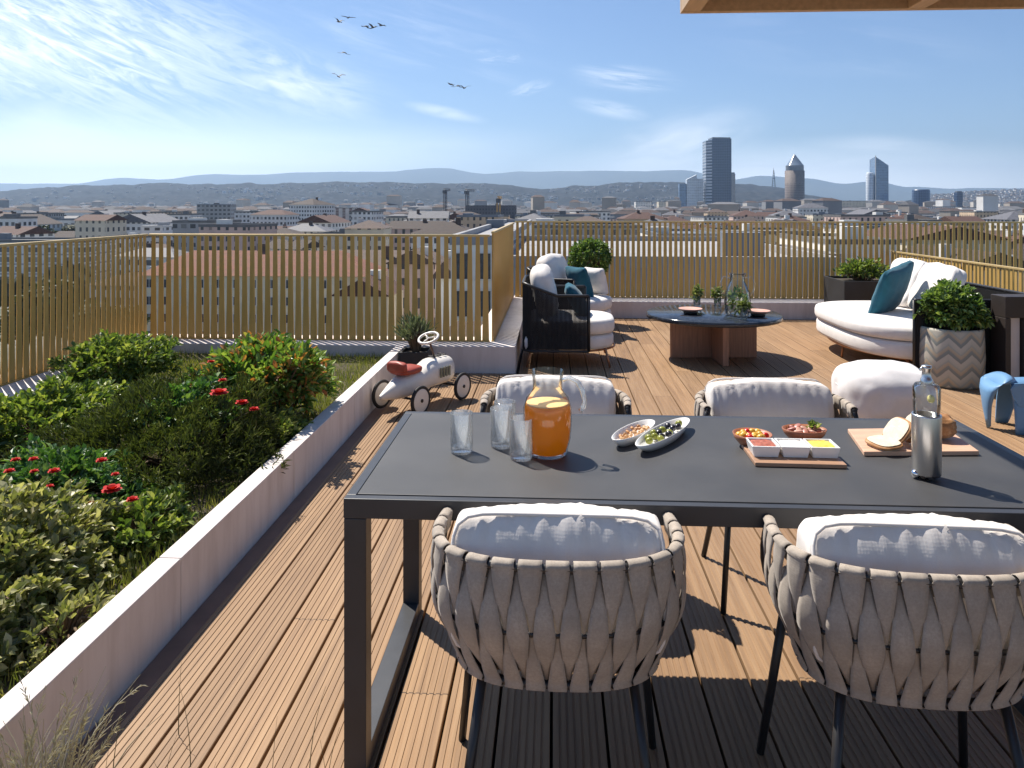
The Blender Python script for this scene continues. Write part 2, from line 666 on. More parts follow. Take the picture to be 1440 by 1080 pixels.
def block(name, label, cat, X, Y, w, d, top, rz, wall, roof, style='hip', group=None, rise=None, z0=GZ):
    """a building standing on the ground: wall, roof (> chimney or plant box)"""
    t = thing(name, label, cat, (X, Y, z0), rz, group)
    h = top - z0
    wb = MB()
    wb.box((-w / 2, -d / 2, 0), (w / 2, d / 2, h))
    wb.build('wall', wall, t)
    rb = MB()
    o_ = 0.5
    if style == 'flat':
        a = 0.35
        rb.box((-w / 2 - 0.1, -d / 2 - 0.1, h + 0.003), (w / 2 + 0.1, d / 2 + 0.1, h + 0.25))
        for lo, hi in (((-w / 2 - .1, -d / 2 - .1), (w / 2 + .1, -d / 2 + a)), ((-w / 2 - .1, d / 2 - a), (w / 2 + .1, d / 2 + .1)), ((-w / 2 - .1, -d / 2 + a), (-w / 2 + a, d / 2 - a)), ((w / 2 - a, -d / 2 + a), (w / 2 + .1, d / 2 - a))):
            rb.box((lo[0], lo[1], h + 0.253), (hi[0], hi[1], h + 0.8))
        ro = rb.build('roof', roof, t)
        cb_ = MB()
        for _ in range(1):
            bx, by = random.uniform(-.35, .35) * w, random.uniform(-.3, .3) * d
            s = random.uniform(1, 2.4)
            cb_.box((bx - s, by - s * .8, h + 0.25), (bx + s, by + s * .8, h + random.uniform(1.2, 2.6)))
        cb_.build('plant_room', random.choice([concrete_w, zinc, gravel]), ro)
    else:
        rs = rise or min(w, d) * 0.2
        W, D = w / 2 + o_, d / 2 + o_
        ins = min(W, D) if style == 'hip' else 0.0
        if w >= d:
            r0, r1 = (-W + ins, 0, h + rs), (W - ins, 0, h + rs)
        else:
            r0, r1 = (0, -D + ins, h + rs), (0, D - ins, h + rs)
        vs = [(-W, -D, h), (W, -D, h), (W, D, h), (-W, D, h), r0, r1]
        if w >= d:
            fs = [(0, 1, 5, 4), (2, 3, 4, 5), (1, 2, 5), (3, 0, 4), (3, 2, 1, 0)]
        else:
            fs = [(1, 2, 5, 4), (3, 0, 4, 5), (0, 1, 4), (2, 3, 5), (3, 2, 1, 0)]
        rb.add(vs, fs)
        ro = rb.build('roof', roof, t)
        cb_ = MB()
        for _ in range(1):
            bx, by = random.uniform(-.3, .3) * w, random.uniform(-.22, .22) * d
            cb_.box((bx - .7, by - .5, h + 0.2 * rs), (bx + .7, by + .5, h + rs + random.uniform(.3, 1.3)))
        cb_.build('chimney', random.choice([concrete_w, tile_pale]), ro)
    return t


BLOCKED = []   # (x0, x1, y0, y1) footprints of the hand placed buildings


def hand(name, label, cat, px0, px1, Y, depth, top, wall, roof, style='flat', rz=0.0, rise=None, z0=GZ, group=None):
    x0, x1 = XQ(px0, Y), XQ(px1, Y)
    BLOCKED.append((x0 - 2, x1 + 2, Y - 4, Y + depth + 4))
    return block(name, label, cat, (x0 + x1) / 2, Y + depth / 2, x1 - x0, depth, top, rz, wall, roof, style, group, rise, z0)


def zt(py, Y):
    return EYE + (HZ - py) / F * Y


def add_windows(t, w, h, y, xs, zs, ww, wh, name='window'):
    """windows set on a facade facing the terrace: each a part (frame) with its pane"""
    fb = MB()
    for lo, hi in (((-ww / 2, 0, 0), (-ww / 2 + .09, .14, wh)), ((ww / 2 - .09, 0, 0), (ww / 2, .14, wh)), ((-ww / 2 + .09, 0, wh - .09), (ww / 2 - .09, .14, wh)), ((-ww / 2 - .12, -.12, -.12), (ww / 2 + .12, .14, 0)), ((-.03, 0.02, 0), (.03, .13, wh - .09))):
        fb.box(lo, hi)
    f0 = fb.build(name, shutter_m, t)
    pb = MB().box((-ww / 2 + .09, .06, 0), (ww / 2 - .09, .1, wh - .09))
    p0 = pb.build('pane', window_dark, f0)
    first = True
    for z in zs:
        for x in xs:
            if first:
                f0.location = (x, y - .14, z)
                first = False
            else:
                c = copy_tree(f0, t)
                c.location = (x, y - .14, z)


plain_cream = pm('cream_render', (0.52, 0.46, 0.35), 0.85, 0.12, 0.5)
near_tile = pm('near_roof_tiles', (0.21, 0.088, 0.058), 0.85, 0.3, 1.6, (1, 1, 1), 0.3, 6)
plain_yellow = pm('sand_render', (0.78, 0.68, 0.50), 0.85, 0.12, 0.5)
hall_roof = pm('hall_roof', (0.30, 0.30, 0.31), 0.9, 0.12, 0.3)
plain_white = pm('bright_render', (0.84, 0.80, 0.73), 0.85, 0.08, 0.5)
plain_grey = pm('grey_render', (0.30, 0.30, 0.31), 0.85, 0.1, 0.5)
f_housing = facade('facade_housing', (0.78, 0.76, 0.72), (0.12, 0.125, 0.13), 3.0, 2.9, 0.62, 0.5, band=(0.40, 0.40, 0.40))
f_white_tower = facade('facade_white_tower', (0.74, 0.72, 0.70), (0.05, 0.05, 0.055), 4.4, 3.0, 0.5, 0.42)
f_slab = facade('facade_slab', (0.62, 0.56, 0.52), (0.16, 0.09, 0.08), 7.0, 3.0, 0.45, 0.9)

# red roofed house just beyond the back fence
t = hand('tiled_house', 'long sand coloured house with a red tiled hip roof behind the fence', 'building', 196, 520, 128, 13, zt(390, 128), plain_yellow, near_tile, 'hip', rise=4.0)
w_ = XQ(520, 128) - XQ(196, 128)
add_windows(t, w_, 0, -6.5, [-w_ / 2 + 1.8 + i * 3.1 for i in range(int(w_ / 3.1))], [zt(390, 128) - GZ - 2.1 - 3.0 * k for k in range(4)], 1.05, 1.5)
# housing slab on the far left
t = hand('apartment_block', 'long grey housing slab with rows of windows behind the side fence', 'building', -160, 118, 215, 16, zt(343, 215), f_housing, gravel, 'flat')
t = hand('apartment_block', 'narrower pale housing block beside the long grey slab', 'building', 128, 178, 240, 18, zt(338, 240), WALLS[5], gravel, 'flat')
# white tower with chequered windows
t = hand('apartment_tower', 'white apartment tower with dark chequered windows above the fence corner', 'building', 199, 229, 300, 12, zt(321, 300), f_white_tower, concrete_w, 'flat')
# slab with reddish stripes
t = hand('apartment_slab', 'pale residential slab with reddish vertical stripes among the roofs', 'building', 441, 498, 760, 16, zt(293, 760), f_slab, gravel, 'flat')
# houses between the tiled house and the terrace block
t = hand('town_house', 'pink town house with small dark windows below the fence top', 'building', 545, 612, 118, 11, zt(372, 118), WALLS[3], tile_pale, 'gable', rise=2.2)
t = hand('town_house', 'orange roofed low house between the pink houses', 'building', 470, 545, 96, 10, zt(418, 96), plain_cream, tile_red, 'gable', rise=2.2)
t = hand('town_house', 'white gabled house left of the flat grey roof', 'building', 612, 636, 88, 14, zt(392, 88), plain_white, tile_pale, 'gable', rise=2.0)
t = hand('apartment_block', 'blue grey roofed block with white walls in the middle rooftops', 'building', 486, 540, 300, 16, zt(322, 300), WALLS[5], zinc, 'flat')
t = hand('apartment_block', 'pinkish block with a row of windows left of the flat grey roof', 'building', 546, 622, 260, 14, zt(322, 260), WALLS[3], tile_brown, 'gable', rise=2.6)
# flat roofed neighbour left of the golden end panel
Yn = 62
t = hand('neighbour_block', 'modern block with a flat grey roof right behind the back fence', 'building', 634, 712, Yn, 70, zt(331, Yn) - .8, plain_white, hall_roof, 'flat')
w_ = XQ(712, Yn) - XQ(634, Yn)
add_windows(t, w_, 0, -35.0, [-w_ / 2 + 1.0 + i * 1.75 for i in range(2)], [zt(331, Yn) - GZ - 3.6 - 3.1 * k for k in range(4)], 1.3, 2.2)
# white flat roofed halls on the right
hl = [(716, 962, 96, 30, 352, plain_white, hall_roof, 'wide white hall with a flat grey roof behind the golden fence'),
      (700, 1180, 52, 34, 366, plain_grey, hall_roof, 'low grey roofed hall nearest the back fence'),
      (925, 1012, 150, 30, 330, plain_white, zinc, 'white stepped hall right of the wide white hall'),
      (962, 1182, 112, 26, 358, plain_white, hall_roof, 'long cream hall with a grey roof band behind the fence'),
      (1020, 1150, 175, 26, 326, WALLS[0], gravel, 'cream block with tall windows behind the long cream hall'),
      (1165, 1262, 120, 26, 338, plain_white, gravel, 'bright white block behind the dark planter box'),
      (1275, 1420, 140, 24, 332, WALLS[0], tile_red, 'cream house with a wide red roof behind the right fence'),
      (740, 905, 190, 26, 318, WALLS[4], gravel, 'grey office block with ribbon windows above the white hall'),
      (1180, 1300, 210, 24, 318, WALLS[1], zinc, 'white office block under the slanted glass tower'),
      (1340, 1470, 105, 22, 372, plain_cream, tile_brown, 'cream house with a brown roof at the right edge')]
for a, b_, Y, d, ty, wm_, rm_, lb in hl:
    st = 'gable' if rm_ in (tile_red, tile_brown) else 'flat'
    t = hand('hall' if 'hall' in lb else 'city_block', lb, 'building', a, b_, Y, d, zt(ty, Y) - .5, wm_, rm_, st, rise=2.4)
    if 'white hall with' in lb:
        w_ = XQ(b_, Y) - XQ(a, Y)
        add_windows(t, w_, 0, -d / 2, [-w_ / 2 + 1.6 + i * 2.4 for i in range(int(w_ / 2.4))], [zt(ty, Y) - GZ - 3.0], 1.2, 1.7)

# the field of smaller city buildings, row by row away from the terrace
rows_ = [(88, 22), (108, 22), (130, 22), (155, 23), (182, 23), (212, 24), (246, 24), (284, 25), (326, 26), (372, 27), (424, 28), (482, 29), (548, 31), (620, 33)]
n_city = 0
for Y, sp_ in rows_:
    x0, x1 = XQ(-30, Y), XQ(1470, Y)
    x = x0 + random.uniform(0, sp_ * .5)
    while x < x1:
        w = random.uniform(0.45, 0.85) * sp_
        d = random.uniform(10, 16) if Y < 300 else random.uniform(12, 24)
        y = Y + random.uniform(-7, 7)
        cx = x + w / 2
        pxc = 779 + cx / Y * F
        hide = (pxc < 190 and Y < 215) or (185 < pxc < 530 and Y < 128)
        if not hide and not any(a < cx + w / 2 and cx - w / 2 < b_ and c < y + d / 2 and y - d / 2 < e for a, b_, c, e in BLOCKED):
            wi = random.choices(range(6), (5, 4, 3, 3, 2, 3))[0]
            flat = random.random() < (0.3 if cx < 0 else 0.45)
            roof = random.choice([gravel, zinc, gravel]) if flat else random.choices([tile_red, tile_brown, tile_pale, slate], (4, 4, 2, 2))[0]
            hmax = {True: 1.0, False: 0.9}[flat]
            top = GZ + random.choice([8, 11, 13, 15, 17, 18, 19, 20]) * hmax + (random.uniform(0, 3) if Y > 200 else -3)
            if Y < 200:
                top = min(top, zt(372, Y))
            elif Y > 500 and random.random() < 0.12:
                top += random.uniform(3, 8)
            rn = RNAME[roof.name]
            lab = '%s walled city building under a %s roof among the rooftops' % (WNAME[wi], rn)
            block('city_building', lab, 'building', cx, y, w, d, top, R(random.gauss(0, 9)), WALLS[wi], roof, 'flat' if flat else random.choice(['hip', 'gable']), '%s city buildings with %s roofs' % (WNAME[wi], rn))
            n_city += 1
        x += w + random.uniform(0.1, 0.45) * sp_

tree_far = leafmat('far_tree_leaf', [(0.0, (0.016, 0.026, 0.012)), (0.7, (0.04, 0.05, 0.024)), (1.0, (0.075, 0.07, 0.04))], 0.05, 0.8)
# beyond the individual buildings: the carpet of far roofs, walls and hillside houses
b = MB()
rg = random.Random(5)


def far_box(x, y, z, w, d, h, mi, mr):
    a = rg.uniform(-.5, .5)
    M = Matrix.Translation((x, y, z)) @ Matrix.Rotation(a, 4, 'Z')
    b.box((-w / 2, -d / 2, -8), (w / 2, d / 2, h), mi, M)
    rr = rg.uniform(1.5, 3.5)
    b.add([(-w / 2 - .4, -d / 2 - .4, h), (w / 2 + .4, -d / 2 - .4, h), (w / 2 + .4, d / 2 + .4, h), (-w / 2 - .4, d / 2 + .4, h), (-w / 4, 0, h + rr), (w / 4, 0, h + rr)],
          [(0, 1, 5, 4), (2, 3, 4, 5), (1, 2, 5), (3, 0, 4)], False, mr, M)


for i in range(5200):
    y = 690 + 2400 * rg.random() ** 0.9
    px = rg.uniform(-30, 1470)
    far_box(XQ(px, y), y, GZ, rg.uniform(9, 30), rg.uniform(9, 18), rg.choice([7, 9, 12, 14, 16, 18, 19, 21]) + (rg.uniform(6, 18) if rg.random() < .05 else 0), rg.choice([0, 0, 1, 2, 3]), rg.choice([4, 4, 5, 6]))
far_mats = [pm('far_wall_%d' % k, c, 0.85, 0.12, 0.05) for k, c in enumerate(((0.54, 0.50, 0.45), (0.72, 0.70, 0.67), (0.38, 0.33, 0.28), (0.24, 0.245, 0.26), (0.072, 0.047, 0.041), (0.13, 0.13, 0.142), (0.062, 0.063, 0.072)))]
tag(b.build('distant_rooftops', far_mats), 'carpet of far roofs and pale walls reaching to the hills', 'rooftops', kind='stuff')


b = MB()
for i in range(2600):
    y = 150 + 2600 * rg.random() ** 0.8
    px = rg.uniform(-30, 1470)
    x = XQ(px, y)
    if y < 320 and any(a < x + 5 and x - 5 < b_ and c < y + 5 and y - 5 < e for a, b_, c, e in BLOCKED):
        continue
    r_ = rg.uniform(2.2, 5.0)
    for k in range(4):
        c = Vector((x + rg.gauss(0, r_ * .6), y + rg.gauss(0, r_ * .6), GZ + rg.uniform(.8, 1.5) * r_ + 2))
        q = r_ * rg.uniform(.5, .9)
        vs = [c + Vector(v) * q * rg.uniform(.7, 1.2) for v in ((1, 0, 0), (0, 1, 0), (-1, 0, 0), (0, -1, 0), (0, 0, 1.1), (0, 0, -1.3), (.6, .6, .6), (-.6, .6, .5))]
        b.add(vs, [(0, 6, 4), (6, 1, 4), (1, 7, 4), (7, 2, 4), (2, 3, 4), (3, 0, 4), (1, 0, 5), (2, 1, 5), (3, 2, 5), (0, 3, 5), (0, 1, 6), (1, 2, 7)])
tag(b.build('distant_trees', tree_far), 'dark tree crowns dotted between the far city roofs', 'trees', kind='stuff')


def hill_z(px, Y):
    k = min(1, max(0, (Y - 2900) / 1700))
    top = (HZ - lerp_prof(mid_prof, px)) / F * 4600 + EYE
    return GZ + max(0, top - GZ) * k ** 1.25


b = MB()
for i in range(2600):
    px = rg.choice([rg.uniform(-20, 1000), rg.uniform(300, 980), rg.uniform(1290, 1470), rg.uniform(1300, 1470)])
    Y = rg.uniform(2950, 4500) if px < 1250 else rg.uniform(3000, 4560)
    s = rg.uniform(0.7, 1.6)
    if px < 1250 and noise.noise(Vector((px * 0.012, Y * 0.004, 0))) < -0.05:
        continue
    far_box(XQ(px, Y), Y, hill_z(px, Y) - 2, 11 * s, 9 * s, 6 * s + (rg.uniform(0, 8) if px > 1250 else 0), rg.choice([0, 1, 1, 2]) if px > 1250 else rg.choice([2, 3, 3, 0, 1]), rg.choice([4, 5, 6, 6]))
tag(b.build('hillside_houses', far_mats), 'scattered pale houses climbing the far wooded hillside', 'houses', kind='stuff')

# ---- towers of the business district, about two kilometres off
TY = 1900.0
f_dark_glass = facade('facade_dark_glass', (0.05, 0.085, 0.16), (0.022, 0.042, 0.09), 4.5, 4.0, 0.7, 0.55, 0.35)
f_bands = facade('facade_light_bands', (0.40, 0.44, 0.50), (0.06, 0.08, 0.12), 60.0, 7.5, 1.1, 0.55, 0.5)
f_brown = facade('facade_brown_stone', (0.16, 0.125, 0.11), (0.06, 0.05, 0.05), 3.0, 4.2, 0.5, 0.5, 0.7)
f_blue = facade('facade_blue_glass', (0.20, 0.30, 0.44), (0.13, 0.21, 0.34), 6.0, 4.0, 0.9, 0.7, 0.25)
f_pale = facade('facade_pale_tower', (0.62, 0.66, 0.70), (0.36, 0.42, 0.50), 5.0, 4.0, 0.7, 0.5, 0.5)


def tower(name, label, px0, px1, ytop, Y=TY, depth=None):
    x0, x1 = XQ(px0, Y), XQ(px1, Y)
    t = thing(name, label, 'tower', ((x0 + x1) / 2, Y, GZ))
    return t, x1 - x0, zt(ytop, Y) - GZ


t, w, h = tower('office_tower', 'tallest dark blue glass tower with a flat top', 992, 1027, 197)
MB().prism([(-w * .3, -w * .35), (w / 2, -w * .2), (w / 2, w * .6), (-w * .3, w * .6)], 0, h).build('wall', f_dark_glass, t)
MB().prism([(-w / 2, -w * .1), (-w * .3 - .3, -w * .33), (-w * .3 - .3, w * .6), (-w / 2, w * .6)], 0, h - 4).build('side_bay', f_bands, t)
MB().prism([(-w * .28, -w * .3), (w * .47, -w * .17), (w * .47, w * .55), (-w * .28, w * .55)], h + .02, h + 3.5).build('roof', zinc, t)
t, w, h = tower('office_tower', 'brown round stone tower crowned by a glass pyramid', 1104, 1131, 218)
hb = zt(241, TY) - GZ
MB().lathe([(w / 2, 0), (w / 2, hb), (0.1, hb)], 14).build('wall', f_brown, t)
hm_ = zt(234, TY) - GZ
MB().lathe([(w * .46, hb + .1), (w * .46, hm_)], 14).build('crown', zinc, t)
MB().lathe([(w * .5, hm_), (0.3, h)], 4, M=Matrix.Rotation(R(45), 4, 'Z')).build('pyramid', pm('pyramid_glass', (0.16, 0.20, 0.26), 0.3), t)
t, w, h = tower('office_tower', 'slanted blue glass tower with a sharp raised corner', 1229, 1250, 222)
h2 = zt(234, TY) - GZ
b = MB()
a_ = w / 2
b.add([(-a_, -8, 0), (a_, 2, 0), (a_, 26, 0), (-a_, 26, 0), (-a_, -8, h), (a_, 2, h2), (a_, 26, h2 - 4), (-a_, 26, h - 6)],
      [(0, 1, 5, 4), (1, 2, 6, 5), (2, 3, 7, 6), (3, 0, 4, 7), (4, 5, 6, 7)])
b.build('wall', f_blue, t)
MB().box((-a_ - .6, -9.2, 0), (-a_ + 1.2, -8.2, h + 2)).build('fin', concrete_w, t)
t, w, h = tower('office_tower', 'pale rounded tower attached left of the slanted glass tower', 1218, 1228.4, 245)
MB().lathe([(w / 2, 0), (w / 2, h), (w * .4, h + 2), (0.1, h + 2)], 18).build('wall', f_pale, t)
t, w, h = tower('office_tower', 'short dark tower right of the slanted glass tower', 1283, 1307, 267)
MB().lathe([(w / 2, 0), (w / 2, h - 4), (w * .46, h), (0.1, h)], 20).build('wall', f_dark_glass, t)
t, w, h = tower('office_tower', 'pale stepped glass tower with slanted tops left of the tallest tower', 966, 980, 246)
b = MB()
b.add([(-w / 2, 0, 0), (w / 2, 0, 0), (w / 2, 20, 0), (-w / 2, 20, 0), (-w / 2, 0, h - 12), (w / 2, 0, h), (w / 2, 20, h), (-w / 2, 20, h - 12)], [(0, 1, 5, 4), (1, 2, 6, 5), (2, 3, 7, 6), (3, 0, 4, 7), (4, 5, 6, 7)])
b.build('wall', f_pale, t)
MB().box((-w / 2 - 18, 3, 0), (-w / 2 - .5, 20, h * .78)).build('lower_wing', f_blue, t)
MB().box((w / 2 + .5, 3, 0), (w / 2 + 17, 20, h * .9)).build('side_wing', f_pale, t)
t, w, h = tower('office_tower', 'slim grey tower just right of the tallest dark tower', 1028, 1034, 245, 2100)
MB().box((-w / 2, 0, 0), (w / 2, 14, h)).build('wall', WALLS[4], t)
MB().box((-w / 2 + 1, 2, h), (w / 2 - 1, 12, h + 4)).build('roof', zinc, t)
t, w, h = tower('office_tower', 'slim dark slab tower near the hillside on the right', 1346, 1354, 271, 1800)
MB().box((-w / 2, 0, 0), (w / 2, 14, h)).build('wall', f_dark_glass, t)
MB().box((-w / 2 + 1, 2, h), (w / 2 - 1, 12, h + 3)).build('roof', zinc, t)
for a, c, ty, Y, wl_, lb in ((893, 915, 284, 1500, 1, 'white low block among trees left of the business district'), (925, 950, 284, 1450, 0, 'cream low block left of the stepped glass tower'),
                             (1030, 1078, 285, 1500, 5, 'long pale block right of the tallest dark tower'), (1180, 1218, 283, 1550, 0, 'cream low block left of the slanted glass tower'),
                             (1140, 1150, 286, 1400, 1, 'small white block between the two tall towers'), (1295, 1336, 291, 1150, 5, 'pale grey office block with white end walls'),
                             (1345, 1365, 292, 1180, 1, 'small white block beside the pale grey office'), (1090, 1106, 288, 1700, 4, 'dark low block at the foot of the brown tower'),
                             (1253, 1280, 289, 1500, 4, 'grey low block right of the slanted tower'), (1400, 1432, 287, 1500, 1, 'white block at the foot of the right hillside')):
    x0, x1 = XQ(a, Y), XQ(c, Y)
    block('office_block', lb, 'building', (x0 + x1) / 2, Y, x1 - x0, 30, zt(ty, Y), 0, WALLS[wl_], gravel, 'flat')
# steel lattice mast on the hill
dark_steel = pm('dark_steel', (0.10, 0.10, 0.11), 0.5, 0.1, 2, Metallic=0.6)
t = thing('radio_mast', 'thin steel lattice mast standing on the wooded hill', 'mast', Q(1088, 262, 4550))
b = MB()
H_ = 26 / F * 4550
for sx, sy in ((-1, -1), (1, -1), (1, 1), (-1, 1)):
    b.tube([(sx * 9, sy * 9, -10), (sx * 4, sy * 4, H_ * .45), (sx * 1.6, sy * 1.6, H_ * .85)], 1.4, 5)
for k in range(9):
    z = H_ * (.05 + .09 * k)
    r = 9 - 8.4 * (z / H_)
    b.box((-r, -r, z), (r, r, z + 1))
b.build('lattice', dark_steel, t)
MB().tube([(0, 0, H_ * .8), (0, 0, H_)], [1.8, .6], 6).build('antenna', dark_steel, t)
MB().box((-7, -7, H_ * .4), (7, 7, H_ * .44)).build('platform', dark_steel, t)
# tower cranes
crane_y = pm('crane_yellow', (0.42, 0.25, 0.08), 0.6, 0.1, 1)


def crane(px, ytop, Y, jib, ang, label, m):
    p = Q(px, ytop, Y)
    t = thing('tower_crane', label, 'crane', (p.x, p.y, GZ), R(ang))
    h = p.z - GZ
    b = MB()
    for sx, sy in ((-1, -1), (1, -1), (1, 1), (-1, 1)):
        b.box((sx * 1.1 - .25, sy * 1.1 - .25, 0), (sx * 1.1 + .25, sy * 1.1 + .25, h))
    k = 0
    while k * 4 < h:
        b.box((-1.1, -1.2, k * 4), (1.1, -1.05, k * 4 + .5))
        b.tube([(-1.1, -1.1, k * 4), (1.1, -1.1, k * 4 + 4)], .16, 4)
        k += 1
    b.build('mast', m, t)
    b = MB()
    b.tube([(-jib * .3, 0, h + 1), (jib, 0, h + 1)], .35, 4)
    b.tube([(-jib * .3, 0, h + 2.6), (jib, 0, h + 2.2)], .3, 4)
    n = int(jib * 1.3 / 3)
    for i in range(n):
        x = -jib * .3 + i * 3
        b.tube([(x, 0, h + 1), (x + 1.5, 0, h + 2.5), (x + 3, 0, h + 1)], .2, 4)
    b.build('jib', m, t)
    MB().box((-1.4, -1.4, h - 2.2), (1.4, 1.4, h + .8)).build('cab', dark_steel, t)
    MB().box((-jib * .32, -1.2, h - 1.5), (-jib * .2, 1.2, h + .9)).build('counterweight', dark_steel, t)


crane(626, 269, 700, 8, 62, 'tower crane with a dark jib seen end on, above the left rooftops', dark_steel)
crane(657, 270, 720, 9, 45, 'second tower crane with dark jib nearer the black slab', dark_steel)
crane(701, 281, 560, 8, 75, 'ochre tower crane in front of the dark slab', crane_y)
x0, x1 = XQ(656, 640), XQ(726, 640)
block('dark_slab', 'dark netted slab building behind the ochre crane', 'building', (x0 + x1) / 2, 640, x1 - x0, 14, zt(290, 640), 0, facade('facade_netting', (0.10, 0.10, 0.115), (0.07, 0.07, 0.08), 2.5, 3, .5, .5), slate, 'flat')

# ---- city trees
tree_leaf = leafmat('city_tree_leaf', [(0.0, (0.02, 0.03, 0.012)), (0.6, (0.05, 0.065, 0.025)), (1.0, (0.10, 0.10, 0.045))], 0.15, 0.7)
bark = pm('tree_bark', (0.10, 0.075, 0.055), 0.9, 0.3, 3, bump=0.4)


def city_tree_proto():
    t = thing('city_tree', 'dark broad tree among the rooftops', 'tree', (0, 0, GZ))
    b = MB()
    b.tube([(0, 0, 0), (.1, 0, 4), (0, .2, 7)], [.45, .35, .2], 7)
    for k in range(5):
        a = k * 1.26
        b.tube([(0, 0, 4 + k * .4), (math.cos(a) * 2.2, math.sin(a) * 2.2, 7 + k * .3)], [.2, .07], 5)
    b.build('trunk', bark, t)
    b = MB()
    for k in range(1500):
        d = Vector((random.gauss(0, 1), random.gauss(0, 1), random.gauss(0, 1))).normalized()
        r = (0.55 + 0.45 * random.random()) * (1 + .45 * noise.noise(d * 1.8))
        c = Vector((d.x * 4 * r, d.y * 4 * r, 8 + d.z * 3.6 * r))
        u = Vector((random.gauss(0, 1), random.gauss(0, 1), random.gauss(0, .6))).normalized() * .5
        v = u.cross(d).normalized() * .35
        b.add([c - u, c + v, c + u, c - v], [(0, 1, 2, 3)])
    b.build('crown', tree_leaf, t)
    return t


ct = city_tree_proto()
spots = [(12, 330), (36, 335), (58, 325), (82, 345), (104, 340), (330, 205), (262, 230), (420, 215), (590, 150), (640, 165), (560, 82), (600, 80), (520, 330), (350, 420), (1010, 230), (1050, 300), (1240, 160), (1300, 190), (1390, 240), (1430, 260), (30, 120), (70, 118), (100, 122), (145, 108), (170, 112)]
lbl = 'dark broad tree standing in a row above the left fence'
for i, (px, Y) in enumerate(spots):
    c = ct if i == 0 else copy_tree(ct)
    k = random.uniform(.8, 1.25)
    if i < 5:
        c['label'], c['group'] = 'dark broad tree in the row of trees above the left fence', 'row of trees above the left fence'
        k = 1.5
    else:
        c['label'], c['group'] = 'dark tree growing between city buildings seen through the fence slats', 'trees between the city buildings'
    c.location = (XQ(px, Y), Y, GZ)
    c.scale = (k, k, k)
    c.rotation_euler = (0, 0, i * 1.3)

# ---- birds
bird_m = pm('bird_dark', (0.035, 0.035, 0.04), 0.7, 0.1, 20)


def bird_mesh(flap):
    t = thing('bird', 'small dark bird gliding high in the sky', 'bird')
    b = MB()
    b.tube([(0, -.42, 0), (0, -.25, .02), (0, 0, .03), (0, .25, .02), (0, .36, .04), (0, .46, .02)], [.06, .035, .09, .075, .055, .01], 8)
    b.build('body', bird_m, t)
    for s in (-1, 1):
        b = MB()
        up = flap
        b.add([(s * .05, .16, .05), (s * .45, .2, .05 + up * .5), (s * .95, .02, .05 + up * .55), (s * .9, -.08, .05 + up * .5), (s * .42, -.08, .05 + up * .45), (s * .05, -.12, .05)],
              [(0, 1, 4, 5), (1, 2, 3, 4)])
        b.build('wing', bird_m, t, solid=.02)
    return t


bl = [(477, 31, 'bird at the upper left of the first flock'), (490, 25, 'highest bird of the first flock'), (515, 37, 'middle bird of the first flock'), (525, 39, 'bird right beside the middle bird of the first flock'), (537, 36, 'rightmost bird of the first flock'),
      (484, 74, 'lone dark bird below the first flock'), (476, 108, 'lone small bird lowest on the left'), (634, 119, 'leftmost bird of the lower trio'), (644, 121, 'middle bird of the lower trio'), (653, 124, 'rightmost bird of the lower trio')]
pr = [bird_mesh(.55), bird_mesh(.15), bird_mesh(-.35)]
for i, (px, py, lb) in enumerate(bl):
    o = pr[i] if i < 3 else copy_tree(pr[i % 3])
    q = Q(px, py, 85)
    place(o, q, R(random.uniform(25, 75)), lb, 'birds in the sky')
    o.scale = (.9, .9, .9)
    o.rotation_euler[0] = R(random.uniform(-10, 25))
# ------------------------------------------------------------------ terrace
ZT = 0.24          # top of the white upstands
XC = -1.36         # deck side of the planter curb
YB1 = 6.84         # front of the left block
YF1 = 7.08         # left back fence
YB2 = 10.27
YF2 = 10.70
XS = -0.575        # end panel fence
XE = -0.35         # upstand edge below it
XL = -3.93         # left fence
XLP = -3.57
XR = 4.64          # right fence

# timber boards: real gaps, real grooves
wt_ = NT('deck_timber')
tcn = wt_.n('TexCoord')
spx = wt_.n('SeparateXYZ')
wt_.l(tcn.outputs['Object'], spx.inputs[0])
PITCH = 0.159
bid = wt_.math('FLOOR', wt_.math('DIVIDE', wt_.math('ADD', spx.outputs[0], 50 * PITCH + 1.275), PITCH))
seg = wt_.math('FLOOR', wt_.math('ADD', wt_.math('DIVIDE', spx.outputs[1], 3.6), wt_.math('MULTIPLY', bid, 0.37)))
cbn = wt_.n('CombineXYZ')
wt_.l(bid, cbn.inputs[0])
wt_.l(seg, cbn.inputs[1])
wnn = wt_.n('TexWhiteNoise')
wt_.l(cbn.outputs[0], wnn.inputs[0])
off = wt_.n('VectorMath', operation='MULTIPLY_ADD')
wt_.l(wnn.outputs['Color'], off.inputs[0])
off.inputs[1].default_value = (7, 9, 3)
wt_.l(tcn.outputs['Object'], off.inputs[2])
mp_ = wt_.n('Mapping')
mp_.inputs['Scale'].default_value = (38, 1.3, 10)
wt_.l(off.outputs[0], mp_.inputs[0])
grain = wt_.noise(mp_.outputs[0], 1.0, 6, 0.6, 0.4)
mp2 = wt_.n('Mapping')
mp2.inputs['Scale'].default_value = (9, 0.7, 5)
wt_.l(off.outputs[0], mp2.inputs[0])
cloudy = wt_.noise(mp2.outputs[0], 1.0, 3, 0.5, 0.8)
c1 = wt_.ramp(grain, [(0.22, (0.118, 0.066, 0.036)), (0.5, (0.278, 0.170, 0.092)), (0.8, (0.405, 0.268, 0.156))])
c2 = wt_.mix(wt_.math('MULTIPLY', cloudy, 0.6), c1, (0.31, 0.195, 0.108))
tone = wt_.ramp(wnn.outputs['Value'], [(0.0, (0.89, 0.86, 0.83)), (0.5, (1.0, 1.0, 1.0)), (1.0, (1.09, 1.06, 1.02))])
